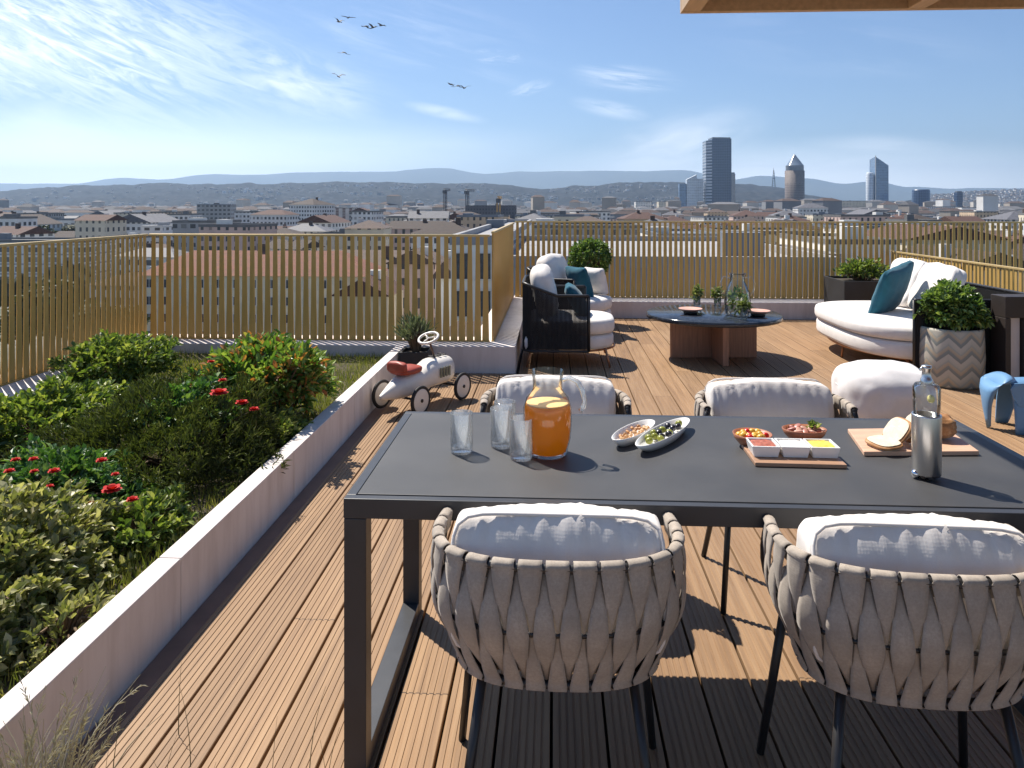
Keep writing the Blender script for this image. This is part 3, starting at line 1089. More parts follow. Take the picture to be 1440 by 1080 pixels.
dirt = wt_.noise(wt_.coords((1.1, 0.5, 1)), 1.6, 5, 0.6)
c3 = wt_.mix(1.0, c2, tone, 'MULTIPLY')
c3 = wt_.mix(wt_.math('MULTIPLY', wt_.ramp(dirt, [(0.5, (0, 0, 0)), (0.75, (1, 1, 1))]), 0.22), c3, (0.30, 0.22, 0.16))
fs_ = wt_.math('FRACT', wt_.math('ADD', wt_.math('DIVIDE', spx.outputs[1], 3.6), wt_.math('MULTIPLY', bid, 0.37)))
c3 = wt_.mix(wt_.math('LESS_THAN', fs_, 0.0011), c3, (0.03, 0.018, 0.01))
wt_.base(c3)
wt_.l(wt_.math('MULTIPLY_ADD', grain, 0.2, 0.5), wt_.p.inputs['Roughness'])
wt_.p.inputs['Specular IOR Level'].default_value = 0.3
wt_.bump(grain, 0.25, 0.002)
deck_m = wt_.mat

b = MB()
x = -1.275
ng = 6
while x < XR - 0.1:
    w = PITCH - 0.009
    prof = [(x, -0.03), (x, -0.002), (x + 0.002, 0.0)]
    gap = w / (ng + 1)
    for k in range(1, ng + 1):
        g = x + gap * k
        prof += [(g - 0.0045, 0), (g - 0.003, -0.0028), (g + 0.003, -0.0028), (g + 0.0045, 0)]
    prof += [(x + w - 0.002, 0), (x + w, -0.002), (x + w, -0.03)]
    y0 = -1.0
    y1 = YB2 - 0.02 if x > XE - 0.01 else YB1 - 0.02
    n = len(prof)
    vs = [(px_, y0, pz) for px_, pz in prof] + [(px_, y1, pz) for px_, pz in prof]
    b.add(vs, [(i, i + 1, n + i + 1, n + i) for i in range(n - 1)] + [tuple(range(n, 2 * n))])
    x += PITCH
tag(b.build('deck', deck_m), kind='structure')
under_m = pm('dark_subfloor', (0.045, 0.03, 0.022), 0.9, 0.3, 5)
tag(MB().box((XC + .002, -1.2, -0.4), (XR + 1.2, YB2, -0.06)).build('subfloor', under_m), kind='structure')

wr = NT('white_coping')
wv = wr.coords()
w1 = wr.noise(wv, 2.2, 6, 0.6)
w2 = wr.noise(wr.coords((1, 1, .15)), 9, 5, 0.65)
wr.base(wr.mix(wr.ramp(w2, [(0.45, (0, 0, 0)), (0.72, (1, 1, 1))]), wr.ramp(w1, [(0.3, (0.66, 0.595, 0.56)), (0.7, (0.73, 0.67, 0.64))]), (0.57, 0.505, 0.47)))
wr.set(Roughness=0.75)
wr.bump(wr.noise(wv, 90, 4), 0.12, 0.002)
white_m = wr.mat


def upstand(name, label, lo, hi, parts=()):
    o = MB()
    o.box(lo, hi)
    q = o.build(name, white_m, bevel=0.006)
    tag(q, label, 'low wall')
    return q


# curb of the planting bed
cw = thing('planter_curb', 'low white curb between the planting bed and the wooden deck', 'low wall', (XC, 3, 0))
for ya, yb in ((-4.2, -1.52), (-1.516, -.32), (-.316, .88), (.884, 2.08), (2.084, 3.835)):
    MB().box((-0.085, ya, -0.3), (0, yb, ZT)).build('curb_wall', white_m, cw, bevel=0.004)
MB().box((0.003, -4.0, -0.055), (0.080, 3.83, -0.014)).build('skirting', pm('brown_skirting', (0.20, 0.12, 0.085), 0.6, 0.2, 6), cw)
upstand('low_wall', 'white low wall below the golden fence behind the planting bed', (-4.2, YB1, -0.4), (XE, YB1 + 0.5, ZT))
upstand('low_wall', 'white low wall running back beside the dark armchairs', (XS - 0.2, YB1 + 0.502, -0.4), (XE, YB2 - 0.002, ZT))
upstand('low_wall', 'white low wall below the long golden fence at the back of the deck', (XS - 0.2, YB2, -0.4), (XR + 2.5, YB2 + 0.6, ZT - 0.02))
upstand('low_wall', 'white low wall below the left golden fence beside the shrubs', (-4.2, -1.0, -0.4), (XLP, YB1 - 0.002, ZT))

# golden fences
gm = NT('golden_metal')
gv_ = gm.coords((6, 6, 0.6))
gn = gm.noise(gv_, 3, 3)
gm.base(gm.ramp(gn, [(0.3, (0.52, 0.325, 0.090)), (0.7, (0.60, 0.385, 0.12))]))
gm.set(Metallic=0.15, Roughness=0.42)
gold = gm.mat
gold_rail = pm('golden_rail', (0.62, 0.45, 0.20), 0.4, 0.08, 4, Metallic=0.3)


def fence(name, label, A, B, z0, z1, pitch=0.074, wt=0.037, wb=0.065, endposts=(True, True)):
    A, B = Vector((*A, 0)), Vector((*B, 0))
    L = (B - A).length
    ang = math.atan2(B.y - A.y, B.x - A.x)
    t = thing(name, label, 'fence', (A.x, A.y, z0), ang)
    h = z1 - z0
    b = MB()
    n = int(L / pitch)
    for i in range(n):
        x = (i + 0.5) * L / n
        y = .004
        zs = [(0.012, wb), (h * .35, wb * .5 + wt * .5), (h - .022, wt)]
        vs = []
        for z, w in zs:
            vs += [(x - w / 2, -y, z), (x + w / 2, -y, z), (x + w / 2, y, z), (x - w / 2, y, z)]
        fs = [(3, 2, 1, 0), (8, 9, 10, 11)]
        for k in (0, 4):
            for j in range(4):
                fs.append((k + j, k + (j + 1) % 4, k + 4 + (j + 1) % 4, k + 4 + j))
        b.add(vs, fs)
    b.build('slat_panel', gold, t)
    MB().box((0, -.016, h - .022), (L, .016, h)).build('top_rail', gold_rail, t, bevel=.003)
    MB().box((0, -.014, 0), (L, .014, .012)).build('base_rail', gold, t)
    m = max(2, int(L / 1.6) + 1)
    for i in range(m):
        x = (min(n - 1, int(n * i / (m - 1))) + .5) * L / n
        MB().box((x - .009, .0045, .012), (x + .009, .012, h - .024)).build('post', gold, t)
    return t


fence('slatted_fence', 'golden slatted fence behind the shrubs on the left side', (XL, 0.4), (XL, YF1), ZT, 1.25)
fence('slatted_fence', 'golden slatted fence behind the planting bed, below the distant hills', (XL + .03, YF1), (XS - .03, YF1), ZT, 1.25)
fence('slatted_fence', 'golden fence end panel seen edge on behind the armchairs', (XS, YF1), (XS, YF2 - .03), ZT, 1.28)
fence('slatted_fence', 'long golden slatted fence at the back of the lounge', (XS + .02, YF2), (XR + 2.6, YF2), ZT - 0.02, 1.30)
fence('slatted_fence', 'lower golden fence on the right behind the white sofa', (XR, 5.2), (XR, YF2 - .05), -0.05, 0.90)
# sliver of a timber box at the right edge
x0 = 4.12
t = thing('timber_box', 'small ochre timber box cut off by the right edge of the picture', 'box', (x0, 6.45, 0))
MB().box((0, 0, 0), (.42, .4, .48)).build('body', gold, t, bevel=.006)
MB().box((-.01, -.01, .483), (.43, .41, .53)).build('lid', white_m, t, bevel=.006)

# pergola overhead
pw_ = NT('pergola_timber')
pv = pw_.coords((1.2, 22, 22))
pn = pw_.noise(pv, 1.5, 5, 0.6, 0.5)
pw_.base(pw_.ramp(pn, [(0.25, (0.24, 0.095, 0.03)), (0.6, (0.35, 0.15, 0.05)), (0.85, (0.42, 0.21, 0.085))]))
pw_.set(Roughness=0.55)
perg_m = pw_.mat
beam_m = pm('pergola_beam', (0.55, 0.37, 0.21), 0.55, 0.15, 3, (14, 1, 14))
YP = 3.5
zp = zt(20, YP)
xp = XQ(958, YP)
pg = thing('pergola', 'wooden pergola roof corner at the top right', 'pergola', (xp, YP, 0))
b = MB()
for i in range(26):
    b.box((0.0, -.012 - .17 * i - .163, zp + .055), (4.2, -.012 - .17 * i, zp + .085))
b.build('roof_boards', perg_m, pg)
MB().box((0, -.008, zp), (4.2, .03, zp + .12)).build('fascia', beam_m, pg)
MB().box((0, -4.4, zp), (.085, -.012, zp + .054)).build('beam', beam_m, pg)
for px in (1275, 1600):
    xx = XQ(px, YP) - xp
    MB().box((xx, -4.4, zp), (xx + .075, -.012, zp + .054)).build('beam', beam_m, pg)
MB().box((4.0, -.4, 0), (4.14, -.26, zp - .003)).build('post', beam_m, pg)
# planting bed ground
sm = pm('bed_soil', (0.075, 0.06, 0.035), 0.95, 0.35, 12, bump=0.8, bscale=30, bdist=0.03)
BZ = 0.15
b = MB()
nx, ny = 40, 80
vs, fs = [], []
for j in range(ny + 1):
    for i in range(nx + 1):
        x = XLP + (XC - .087 - XLP) * i / nx
        y = -0.5 + (YB1 - .003 + .5) * j / ny
        vs.append((x, y, BZ + .02 * noise.noise(Vector((x * 2, y * 2, 0))) - .01))
for j in range(ny):
    for i in range(nx):
        a = j * (nx + 1) + i
        fs.append((a, a + 1, a + nx + 2, a + nx + 1))
b.add(vs, fs, True)
tag(b.build('soil', sm), kind='structure')
# ------------------------------------------------------------------ furniture materials
char_m = pm('charcoal_metal', (0.040, 0.041, 0.045), 0.42, 0.12, 6, bump=0.05, bscale=300, bdist=0.0005)
top_m = pm('charcoal_top', (0.050, 0.050, 0.052), 0.56, 0.22, 3.2, bump=0.06, bscale=400, bdist=0.0005)
black_m = pm('black_metal', (0.022, 0.021, 0.022), 0.4, 0.1, 10)


def fabric(name, c, wscale=900, var=0.06, bump=0.25, mott=0.35, mscale=0.6):
    t = NT(name)
    v = t.coords()
    n1 = t.noise(v, 14, 4)
    wx = t.n('TexWave', wave_type='BANDS', bands_direction='X')
    wz = t.n('TexWave', wave_type='BANDS', bands_direction='Z')
    for w in (wx, wz):
        w.inputs['Scale'].default_value = wscale / 20
        w.inputs['Distortion'].default_value = 1.5
        t.l(v, w.inputs['Vector'])
    h = t.math('ADD', wx.outputs['Fac'], wz.outputs['Fac'])
    n2 = t.noise(v, wscale * mscale, 3, .7)
    lo = tuple(x * (1 - var) for x in c)
    hi = tuple(min(1, x * (1 + var)) for x in c)
    cc = t.ramp(n1, [(0.3, lo), (0.7, hi)])
    cc = t.mix(t.math('MULTIPLY', t.ramp(n2, [(.35, (0, 0, 0)), (.65, (1, 1, 1))]) if mscale < .5 else n2, mott), cc, tuple(x * .62 for x in c))
    t.base(cc)
    t.set(Roughness=0.9)
    t.p.inputs['Sheen Weight'].default_value = 0.15
    t.p.inputs['Specular IOR Level'].default_value = 0.2
    t.bump(t.math('ADD', t.math('MULTIPLY', h, .06), t.noise(v, 26, 4, .6)), bump, 0.004)
    return t.mat


cush_m = fabric('cushion_linen', (0.80, 0.75, 0.71))
strap_m = fabric('strap_taupe', (0.405, 0.347, 0.289), 1200, 0.16, 0.3, 0.42, 0.14)
teal_m = fabric('teal_fabric', (0.018, 0.105, 0.155), 900, 0.15)
rope_m = fabric('black_rope', (0.022, 0.022, 0.024), 1400, 0.2, 0.4)
copper_m = pm('copper_metal', (0.45, 0.22, 0.12), 0.4, 0.1, 6, Metallic=0.7)
pouf_m = fabric('pouf_cloth', (0.72, 0.69, 0.68))

# ------------------------------------------------------------------ dining table
ZTAB = 0.75
TX0, TX1 = -0.56, 1.46
TYF = P(487, 700, ZTAB).y
TYR = P(575, 577.5, ZTAB).y
tb = thing('dining_table', 'long charcoal metal dining table laid with drinks and snacks', 'table', ((TX0 + TX1) / 2, (TYF + TYR) / 2, 0))
hw, hd = (TX1 - TX0) / 2, (TYR - TYF) / 2
MB().box((-hw + .03, -hd + .03, ZTAB - .02), (hw - .03, hd - .03, ZTAB)).build('tabletop', top_m, tb, bevel=.002)
b = MB()
zb = ZTAB - .055
b.box((-hw, -hd, zb), (hw, -hd + .0275, ZTAB - .002))
b.box((-hw, hd - .0275, zb), (hw, hd, ZTAB - .002))
b.box((-hw, -hd + .0285, zb), (-hw + .0275, hd - .0285, ZTAB - .002))
b.box((hw - .0275, -hd + .0285, zb), (hw, hd - .0285, ZTAB - .002))
b.build('top_frame', char_m, tb, bevel=.002)
for sx in (-1, 1):
    xa, xb = (-hw + .001, -hw + .061) if sx < 0 else (hw - .061, hw - .001)
    for sy in (-1, 1):
        ya, yb = (-hd + .001, -hd + .061) if sy < 0 else (hd - .061, hd - .001)
        MB().box((xa, ya, .001), (xb, yb, zb - .001)).build('leg', char_m, tb, bevel=.002)
    MB().box((xa + .001, -hd + .062, .001), (xb - .001, hd - .062, .055)).build('runner', char_m, tb, bevel=.002)


# ------------------------------------------------------------------ woven dining chair
def chair_proto():
    t = thing('dining_chair', 'x', 'chair')
    # plan curve of the top rail, from left tip round the back to the right tip
    pts = []
    for k in range(7):
        pts.append((-.292 - .008 * k / 6, .04 - .08 * k / 6))
    for k in range(1, 30):
        a = PI + PI * k / 30
        cx, sy = math.cos(a), math.sin(a)
        pts.append((.300 * math.copysign(abs(cx) ** .74, cx), -.04 - .23 * abs(sy) ** .74))
    for k in range(6, -1, -1):
        pts.append((.292 + .008 * k / 6, .04 - .08 * k / 6))
    P2 = [Vector((x, y)) for x, y in pts]
    acc_ = [0]
    for a, b_ in zip(P2, P2[1:]):
        acc_.append(acc_[-1] + (b_ - a).length)
    L = acc_[-1]

    def plan(s):
        d = max(0, min(1, s)) * L
        for i in range(len(acc_) - 1):
            if d <= acc_[i + 1]:
                k = (d - acc_[i]) / (acc_[i + 1] - acc_[i])
                return P2[i].lerp(P2[i + 1], k)
        return P2[-1]

    def topz(p):
        return .724 - .008 * max(0, min(1, (p.y + .27) / .31))

    def rail(s, t_):
        p = plan(s)
        e = .012
        d = plan(s + e) - plan(s - e)
        nrm = Vector((-d.y, d.x)).normalized()
        if nrm.dot(p - Vector((0, -.0))) < 0:
            nrm = -nrm
        zt_ = topz(p)
        zb_ = .438 + .03 * max(0, (p.y + .12) / .16)
        q = Vector((p.x * (.985 - .19 * t_ ** 1.4), (p.y + .05) * (1 - .22 * t_ ** 1.5) - .05))
        bul = .028 * math.sin(PI * min(1, t_ * 1.02))
        return Vector((q.x + nrm.x * bul, q.y + nrm.y * bul, zt_ + (zb_ - zt_) * t_)), Vector((nrm.x, nrm.y, 0))
    S = [i / 70 for i in range(71)]
    fr = MB()
    fr.tube([rail(s, 0)[0] for s in S], .011, 8)
    fr.tube([rail(s, 1)[0] for s in S], .010, 8)
    fr.tube([rail(s, .5)[0] - rail(s, .5)[1] * .004 for s in S], .006, 6)
    for s in (0.004, .996):
        fr.tube([rail(s, k / 8)[0] for k in range(9)], .010, 8)
    fr.build('frame', black_m, t)
    N = 17
    pit = 1.0 / N
    st = MB()

    def strip(sc, wf, off, tr):
        rows = []
        for t_ in tr:
            w = wf(t_) * pit
            row = []
            for k in range(5):
                u = (k / 4 - .5)
                s = sc + u * w
                p, n_ = rail(min(.998, max(.002, s)), t_)
                o_ = off(t_) + .002 * (1 - (2 * u) ** 2)
                row.append(p + n_ * o_)
            rows.append(row)
        return rows

    def emit(rows):
        vs = [p for r_ in rows for p in r_]
        fs = []
        for i in range(len(rows) - 1):
            for k in range(4):
                a = i * 5 + k
                fs.append((a, a + 1, a + 6, a + 5))
        st.add(vs, fs, True)
    TR = [k / 14 for k in range(15)]
    for i in range(N):
        sc = (i + .5) * pit
        jit = random.uniform(-.03, .03)
        rows = strip(sc, lambda q: .08 + .82 * abs(1 - 2 * q) ** .9 + jit, lambda q: .007 * math.cos(2 * PI * q) + .002, TR)
        # wrap over the top rail and under the lower rail
        wrap0, wrap1 = [], []
        for ang in (150, 120, 90, 60, 30):
            row = []
            for k in range(5):
                u = k / 4 - .5
                p, n_ = rail(min(.998, max(.002, sc + u * (.86 + jit) * pit)), 0)
                row.append(p + n_ * (.016 * math.cos(R(ang))) + Vector((0, 0, .016 * math.sin(R(ang)))))
            wrap0.append(row)
        inner = []
        for k in range(5):
            u = k / 4 - .5
            p, n_ = rail(min(.998, max(.002, sc + u * .8 * pit)), .12)
            inner.append(p - n_ * .016)
        for ang in (-30, -90, -150):
            row = []
            for k in range(5):
                u = k / 4 - .5
                p, n_ = rail(min(.998, max(.002, sc + u * (.86 + jit) * pit)), 1)
                row.append(p + n_ * (.015 * math.cos(R(ang))) + Vector((0, 0, .015 * math.sin(R(ang)))))
            wrap1.append(row)
        emit([inner] + wrap0 + rows + wrap1)
    for i in range(1, N):
        sc = i * pit
        jit = random.uniform(-.04, .04)
        rows = strip(sc, lambda q: .05 + (.80 + jit) * (1 - abs(1 - 2 * q) ** 1.25) ** .95, lambda q: -.007 * math.cos(2 * PI * q), TR)
        emit(rows)
    st.build('woven_straps', strap_m, t, solid=.0022)
    for sx in (-1, 1):
        MB().tube([(sx * .225, .13, .44), (sx * .270, .205, 0.002)], [.0125, .011], 8).build('leg', black_m, t)
        MB().tube([(sx * .175, -.165, .43), (sx * .235, -.26, 0.002)], [.0125, .011], 8).build('leg', black_m, t)
    MB().rbox((0, .03, .436), (.235, .195, .008), 8, 8).build('seat_pan', black_m, t)
    MB().rbox((0, .04, .487), (.245, .20, .05), 5, 12, fn=lambda q, w: w + Vector((0, 0, .012 * (1 - q.x * q.x) * (1 - q.y * q.y) if q.z > 0 else 0))).build('seat_cushion', cush_m, t)

    def wr_(q, w):
        # gathered folds running down from the upper seam
        fold = noise.noise(Vector((q.x * 11, 3.1, q.z * .7))) * .5 + noise.noise(Vector((q.x * 25, 7.7, q.z * .9))) * .5
        k = max(0, q.z + .35) ** 1.2 if abs(q.y) > .25 else max(0, q.z) * .6
        w.y *= 1 - .62 * max(0, q.z) ** 2 - .35 * max(0, -q.z) ** 2
        w = w + Vector((0, math.copysign(1, q.y) * fold * .0085 * k, fold * .001 * max(0, q.z)))
        w.z += -.018 * (q.x ** 2) * max(0, q.z) + .010 * abs(q.x) ** 6 * max(0, q.z)
        w.z += .006 * noise.noise(Vector((q.x * 2.3, 1, 0)))
        w.x += .006 * noise.noise(Vector((0, q.z * 3, 5)))
        return w
    M = Matrix.Translation((0, -.125, .64)) @ Matrix.Rotation(R(0), 4, 'X')
    b = MB()
    b.rbox((0, 0, 0), (.250, .090, .162), 8.5, 44, M=M, fn=wr_)
    bc = b.build('back_cushion', cush_m, t)
    # seam piping round the rear edge
    loop = []
    for k in range(60):
        a = 2 * PI * k / 60
        ca_, sa = math.cos(a), math.sin(a)
        l = (abs(ca_) ** 8 + abs(sa) ** 8) ** (1 / 8)
        loop.append(M @ Vector((.245 * ca_ / l, -.087 * (1 - .62 * max(0, sa / l) ** 2 - .35 * max(0, -sa / l) ** 2), .158 * sa / l)))
    b = MB()
    b.tube(loop, .0045, 6, closed=True)
    b.build('piping', cush_m, bc)
    return t


ch = chair_proto()
CY = P(650, 1040, 0).y - .205
CX1 = .008
c1_ = ch
place(c1_, (CX1, CY, 0), 0, 'woven taupe chair in the left foreground, its back to the viewer', 'dining chairs around the table')
c2_ = place(copy_tree(ch), (.838, CY - .015, 0), R(-2), 'woven taupe chair in the right foreground, partly cut off by the frame', 'dining chairs around the table')
FY = TYR + .24
c3_ = place(copy_tree(ch), (XQ(781, FY + .17), FY, 0), R(180), 'chair across the table behind the orange juice jug', 'dining chairs around the table')
c4_ = place(copy_tree(ch), (XQ(1077, FY + .17), FY, 0), R(182), 'chair across the table in front of the white pouf', 'dining chairs around the table')


# ------------------------------------------------------------------ lounge seats of black rope with pale cushions
def u_path(w, d, r, n=10, front=0.0):
    """open U in plan: left front end, round the back, right front end"""
    pts = [(-w / 2, front)]
    for k in range(n + 1):
        a = PI + PI / 2 * k / n
        pts.append((-w / 2 + r + r * math.cos(a), -d + r + r * math.sin(a)))
    for k in range(n + 1):
        a = 1.5 * PI + PI / 2 * k / n
        pts.append((w / 2 - r + r * math.cos(a), -d + r + r * math.sin(a)))
    pts.append((w / 2, front))
    return [Vector((x, y, 0)) for x, y in pts]


def resample(pts, step):
    out = [pts[0]]
    rem = step
    for a, b_ in zip(pts, pts[1:]):
        L = (b_ - a).length
        d = rem
        while d <= L:
            out.append(a.lerp(b_, d / L))
            d += step
        rem = d - L
    return out


def pad(b, c, d, p=4.5, n=14, seed=0.0, amp=.006, M=None):
    def fn(q, w):
        k = noise.noise(Vector((q.x * 2.2 + seed, q.y * 2.2, q.z * 2.2))) * amp
        return w + q.normalized() * k
    b.rbox(c, d, p, n, M=M, fn=fn)


def dshape(b, w, d, z0, z1, bulge, r=.04, yb=None, n=40):
    """seat pad in plan: straight back, front edge swelling forward in an arc"""
    yb = -d if yb is None else yb
    outl = [(-w / 2, yb), (w / 2, yb)]
    for k in range(n + 1):
        a = -PI / 2 + PI * k / n
        s, c_ = math.sin(a), math.cos(a)
        outl.append((-w / 2 * math.copysign(abs(s) ** .62, s) * 1.0, 0 + bulge * abs(c_) ** .75 - .0))
    cx, cy = 0, (yb + bulge) / 2
    prof = [(-r * 1.2, z0 + .0), (-r * .3, z0 + r * .25), (0, z0 + r), (0, z1 - r), (-r * .3, z1 - r * .25), (-r * 1.2, z1), (-w * .2, z1 + .012)]
    vs, fs = [], []
    m = len(outl)
    for o_, z in prof:
        for x, y in outl:
            v = Vector((x - cx, y - cy))
            l = v.length
            v = v * max(.05, (l + o_) / l)
            vs.append((cx + v.x, cy + v.y, z))
    for i in range(len(prof) - 1):
        for j in range(m):
            k = (j + 1) % m
            fs.append((i * m + k, i * m + j, (i + 1) * m + j, (i + 1) * m + k)[::-1])
    fs.append(tuple(range(m))[::-1])
    fs.append(tuple((len(prof) - 1) * m + j for j in range(m)))
    b.add(vs, fs, True)


def rope_shell(t, path, zb, ztop, name='rope_panel', skip=None, step=.0118):
    b = MB()
    for i, p in enumerate(resample(path, step)):
        if skip and skip(p):
            continue
        h = ztop(p)
        b.tube([(p.x, p.y, zb), (p.x, p.y, h)], 0.0057, 5, caps=False)
    b.build(name, rope_m, t)
    f = MB()
    ps = resample(path, .03) + [path[-1]]
    f.tube([(p.x, p.y, ztop(p)) for p in ps], .014, 8)
    f.tube([(p.x, p.y, zb) for p in ps], .011, 8)
    for p in (path[0], path[-1]):
        f.tube([(p.x, p.y, zb), (p.x, p.y, ztop(p))], .013, 8)
    f.build('frame', black_m, t)


def lounge_chair():
    t = thing('lounge_armchair', 'x', 'armchair')
    w, d = .84, .50
    path = u_path(w, .42, .12, front=.20)

    def ztop(p):
        return .68 + .11 * max(0, min(1, (-p.y - .1) / .3))
    rope_shell(t, path, .16, ztop)
    b = MB()
    dshape(b, .80, .40, .165, .30, .455)
    b.build('seat_base', cush_m, t)
    b = MB()
    dshape(b, .80, .36, .304, .445, .465)
    b.build('seat_cushion', cush_m, t)
    b = MB()
    pad(b, (0, 0, 0), (.34, .115, .25), 3.3, 16, 1.3, .012, M=T(0, -.22, .69, rx=R(12)))
    b.build('back_cushion', cush_m, t)
    for sx in (-1, 1):
        MB().tube([(sx * .33, .36, .17), (sx * .36, .40, .003)], [.012, .009], 8).build('leg', copper_m, t)
        MB().tube([(sx * .36, -.34, .17), (sx * .38, -.38, .003)], [.012, .009], 8).build('leg', copper_m, t)
    b = MB()
    for k in range(18):
        a = PI * k / 17
        b.v  # outline below the seat
    arc = [Vector((.39 * math.cos(PI * k / 20), .0 + .47 * math.sin(PI * k / 20), .155)) for k in range(21)]
    b = MB().tube(arc, .010, 6)
    b.build('seat_rail', copper_m, t)
    return t


ac = lounge_chair()
AY1, AY2 = 7.47, 8.98
place(ac, (.125, AY1, 0), R(-90), 'nearer black rope armchair with pale cushions, beside the low wall', 'lounge armchairs')
ac2 = place(copy_tree(ac), (.20, AY2, 0), R(-112), 'farther rope armchair with white cushions, in front of the clipped ball bush', 'lounge armchairs')


def throw_pillow(label, mat, loc, size, rx, rz, ry=0.0, cat='pillow', thick=.075):
    t = MB()
    a = size / 2

    def fn(q, w):
        e = max(abs(q.x), abs(q.z))
        pin = 1 - .10 * (1 - (abs(q.x) ** 2)) * abs(q.z) ** 2 - .10 * (1 - (abs(q.z) ** 2)) * abs(q.x) ** 2
        th = (max(0, 1 - abs(q.x) ** 2.6) * max(0, 1 - abs(q.z) ** 2.6)) ** .45
        return Vector((w.x * pin, w.y * (.12 + .88 * th) + .008 * noise.noise(q * 3), w.z * pin))
    t.rbox((0, 0, 0), (a, thick, a), 9, 18, fn=fn)
    o = t.build('throw_pillow', mat)
    o.location = loc
    o.rotation_euler = (rx, ry, rz)
    return tag(o, label, cat)


q_ = Q(806, 425, AY1 - .08)
throw_pillow('teal throw pillow lying in the nearer rope armchair', teal_m, (.23, AY1 - .02, .58), .40, R(32), R(-90))
throw_pillow('teal throw pillow in the farther rope armchair', teal_m, (.30, AY2 - .06, .62), .40, R(20), R(-55))
throw_pillow('light grey throw pillow beside the teal one in the farther armchair', cush_m, (.50, AY2 + .10, .62), .34, R(16), R(-48))

# ---- the wide white sofa on the right, facing left
SY0, SY1 = 6.66, 8.75
sw = SY1 - SY0
t = thing('garden_sofa', 'wide white two seat sofa with black rope sides, on the right', 'sofa', (3.55, (SY0 + SY1) / 2, 0), R(90))
path = u_path(sw, .56, .16, front=.46)
path[-1] = Vector((sw / 2, -.25, 0))


def sz(p):
    return .71 + .04 * max(0, min(1, (-p.y - .2) / .3))


rope_shell(t, path, .08, sz, skip=lambda p: p.x < -sw / 2 + .05 and -.36 < p.y < -.27)
b = MB()
dshape(b, sw - .06, .50, .17, .325, .78, n=60)
b.build('seat_base', cush_m, t)
b = MB()
dshape(b, sw - .06, .46, .33, .455, .80, n=60)
b.build('seat_cushion', cush_m, t)
for k, sx in enumerate((-1, 1)):
    b = MB()
    pad(b, (0, 0, 0), (.325, .085, .26), 5.5, 18, 4.0 + k * 3, .014, M=T(.195 + sx * .325, -.17, .70, rx=R(22), ry=R(sx * 1.5)))
    b.build('back_cushion', cush_m, t)
for lx, ly in ((-sw / 2 + .2, .42), (sw / 2 - .25, .40), (0, .66), (-sw / 2 + .2, -.4), (sw / 2 - .2, -.4)):
    MB().tube([(lx, ly, .17), (lx * 1.01, ly * 1.03, .003)], [.014, .011], 8).build('leg', copper_m, t)
arc = [Vector(((sw / 2 - .06) * math.cos(PI * k / 30), .02 + .72 * math.sin(PI * k / 30), .157)) for k in range(31)]
MB().tube(arc, .012, 6).build('seat_rail', copper_m, t)
throw_pillow('large teal throw pillow leaning on the white sofa', teal_m, (3.33, 7.66, .685), .58, R(24), R(40), R(-10), thick=.085)

# ---- coffee table
cc = P(1003, 500, 0)
cc = Vector((XQ(1003, 7.66), 7.66, 0))
t = thing('coffee_table', 'round coffee table with a black marble top on crossed timber panels', 'table', cc)
mt = NT('black_marble')
mv = mt.coords()
mn = mt.noise(mv, 3.0, 8, .65, 1.6)
mt.base(mt.ramp(mn, [(0.40, (0.018, 0.022, 0.03)), (0.50, (0.03, 0.036, 0.048)), (0.515, (0.07, 0.08, 0.095)), (0.53, (0.025, 0.03, 0.04)), (0.8, (0.05, 0.06, 0.075))]))
mt.set(Roughness=0.13)
RT = .66
MB().lathe([(0.001, .399), (RT - .02, .399), (RT, .404), (RT, .439), (RT - .008, .446), (0.001, .446)], 64).build('table_top', mt.mat, t)
tw = pm('walnut_panel', (0.36, 0.18, 0.11), 0.5, 0.22, 3, (22, 22, 1.2))
MB().box((-.43, -.028, .002), (.43, .028, .398)).build('base_panel', tw, t, bevel=.003)
MB().box((-.028, .0295, .002), (.028, .43, .398)).build('base_panel', tw, t, bevel=.003)
MB().box((-.028, -.43, .002), (.028, -.0295, .398)).build('base_panel', tw, t, bevel=.003)
t.rotation_euler = (0, 0, R(4))

# ---- pouf
pp = P(1232, 583, 0)
t = thing('pouf', 'large round white fabric pouf beyond the dining table', 'pouf', (2.30, 5.42, 0))


def pf(q, w):
    return w + Vector((0, 0, .012 * noise.noise(q * 1.7))) + q * .012 * noise.noise(Vector((q.x * 3, q.y * 3, q.z * 2 + 4)))


MB().rbox((0, 0, .215), (.312, .312, .212), 2.8, 26, fn=pf).build('body', pouf_m, t)
lp = [Vector((.306 * math.cos(2 * PI * k / 60), .306 * math.sin(2 * PI * k / 60), .26 + .006 * math.sin(k * .7))) for k in range(60)]
MB().tube(lp, .006, 6, closed=True).build('seam', pouf_m, t)


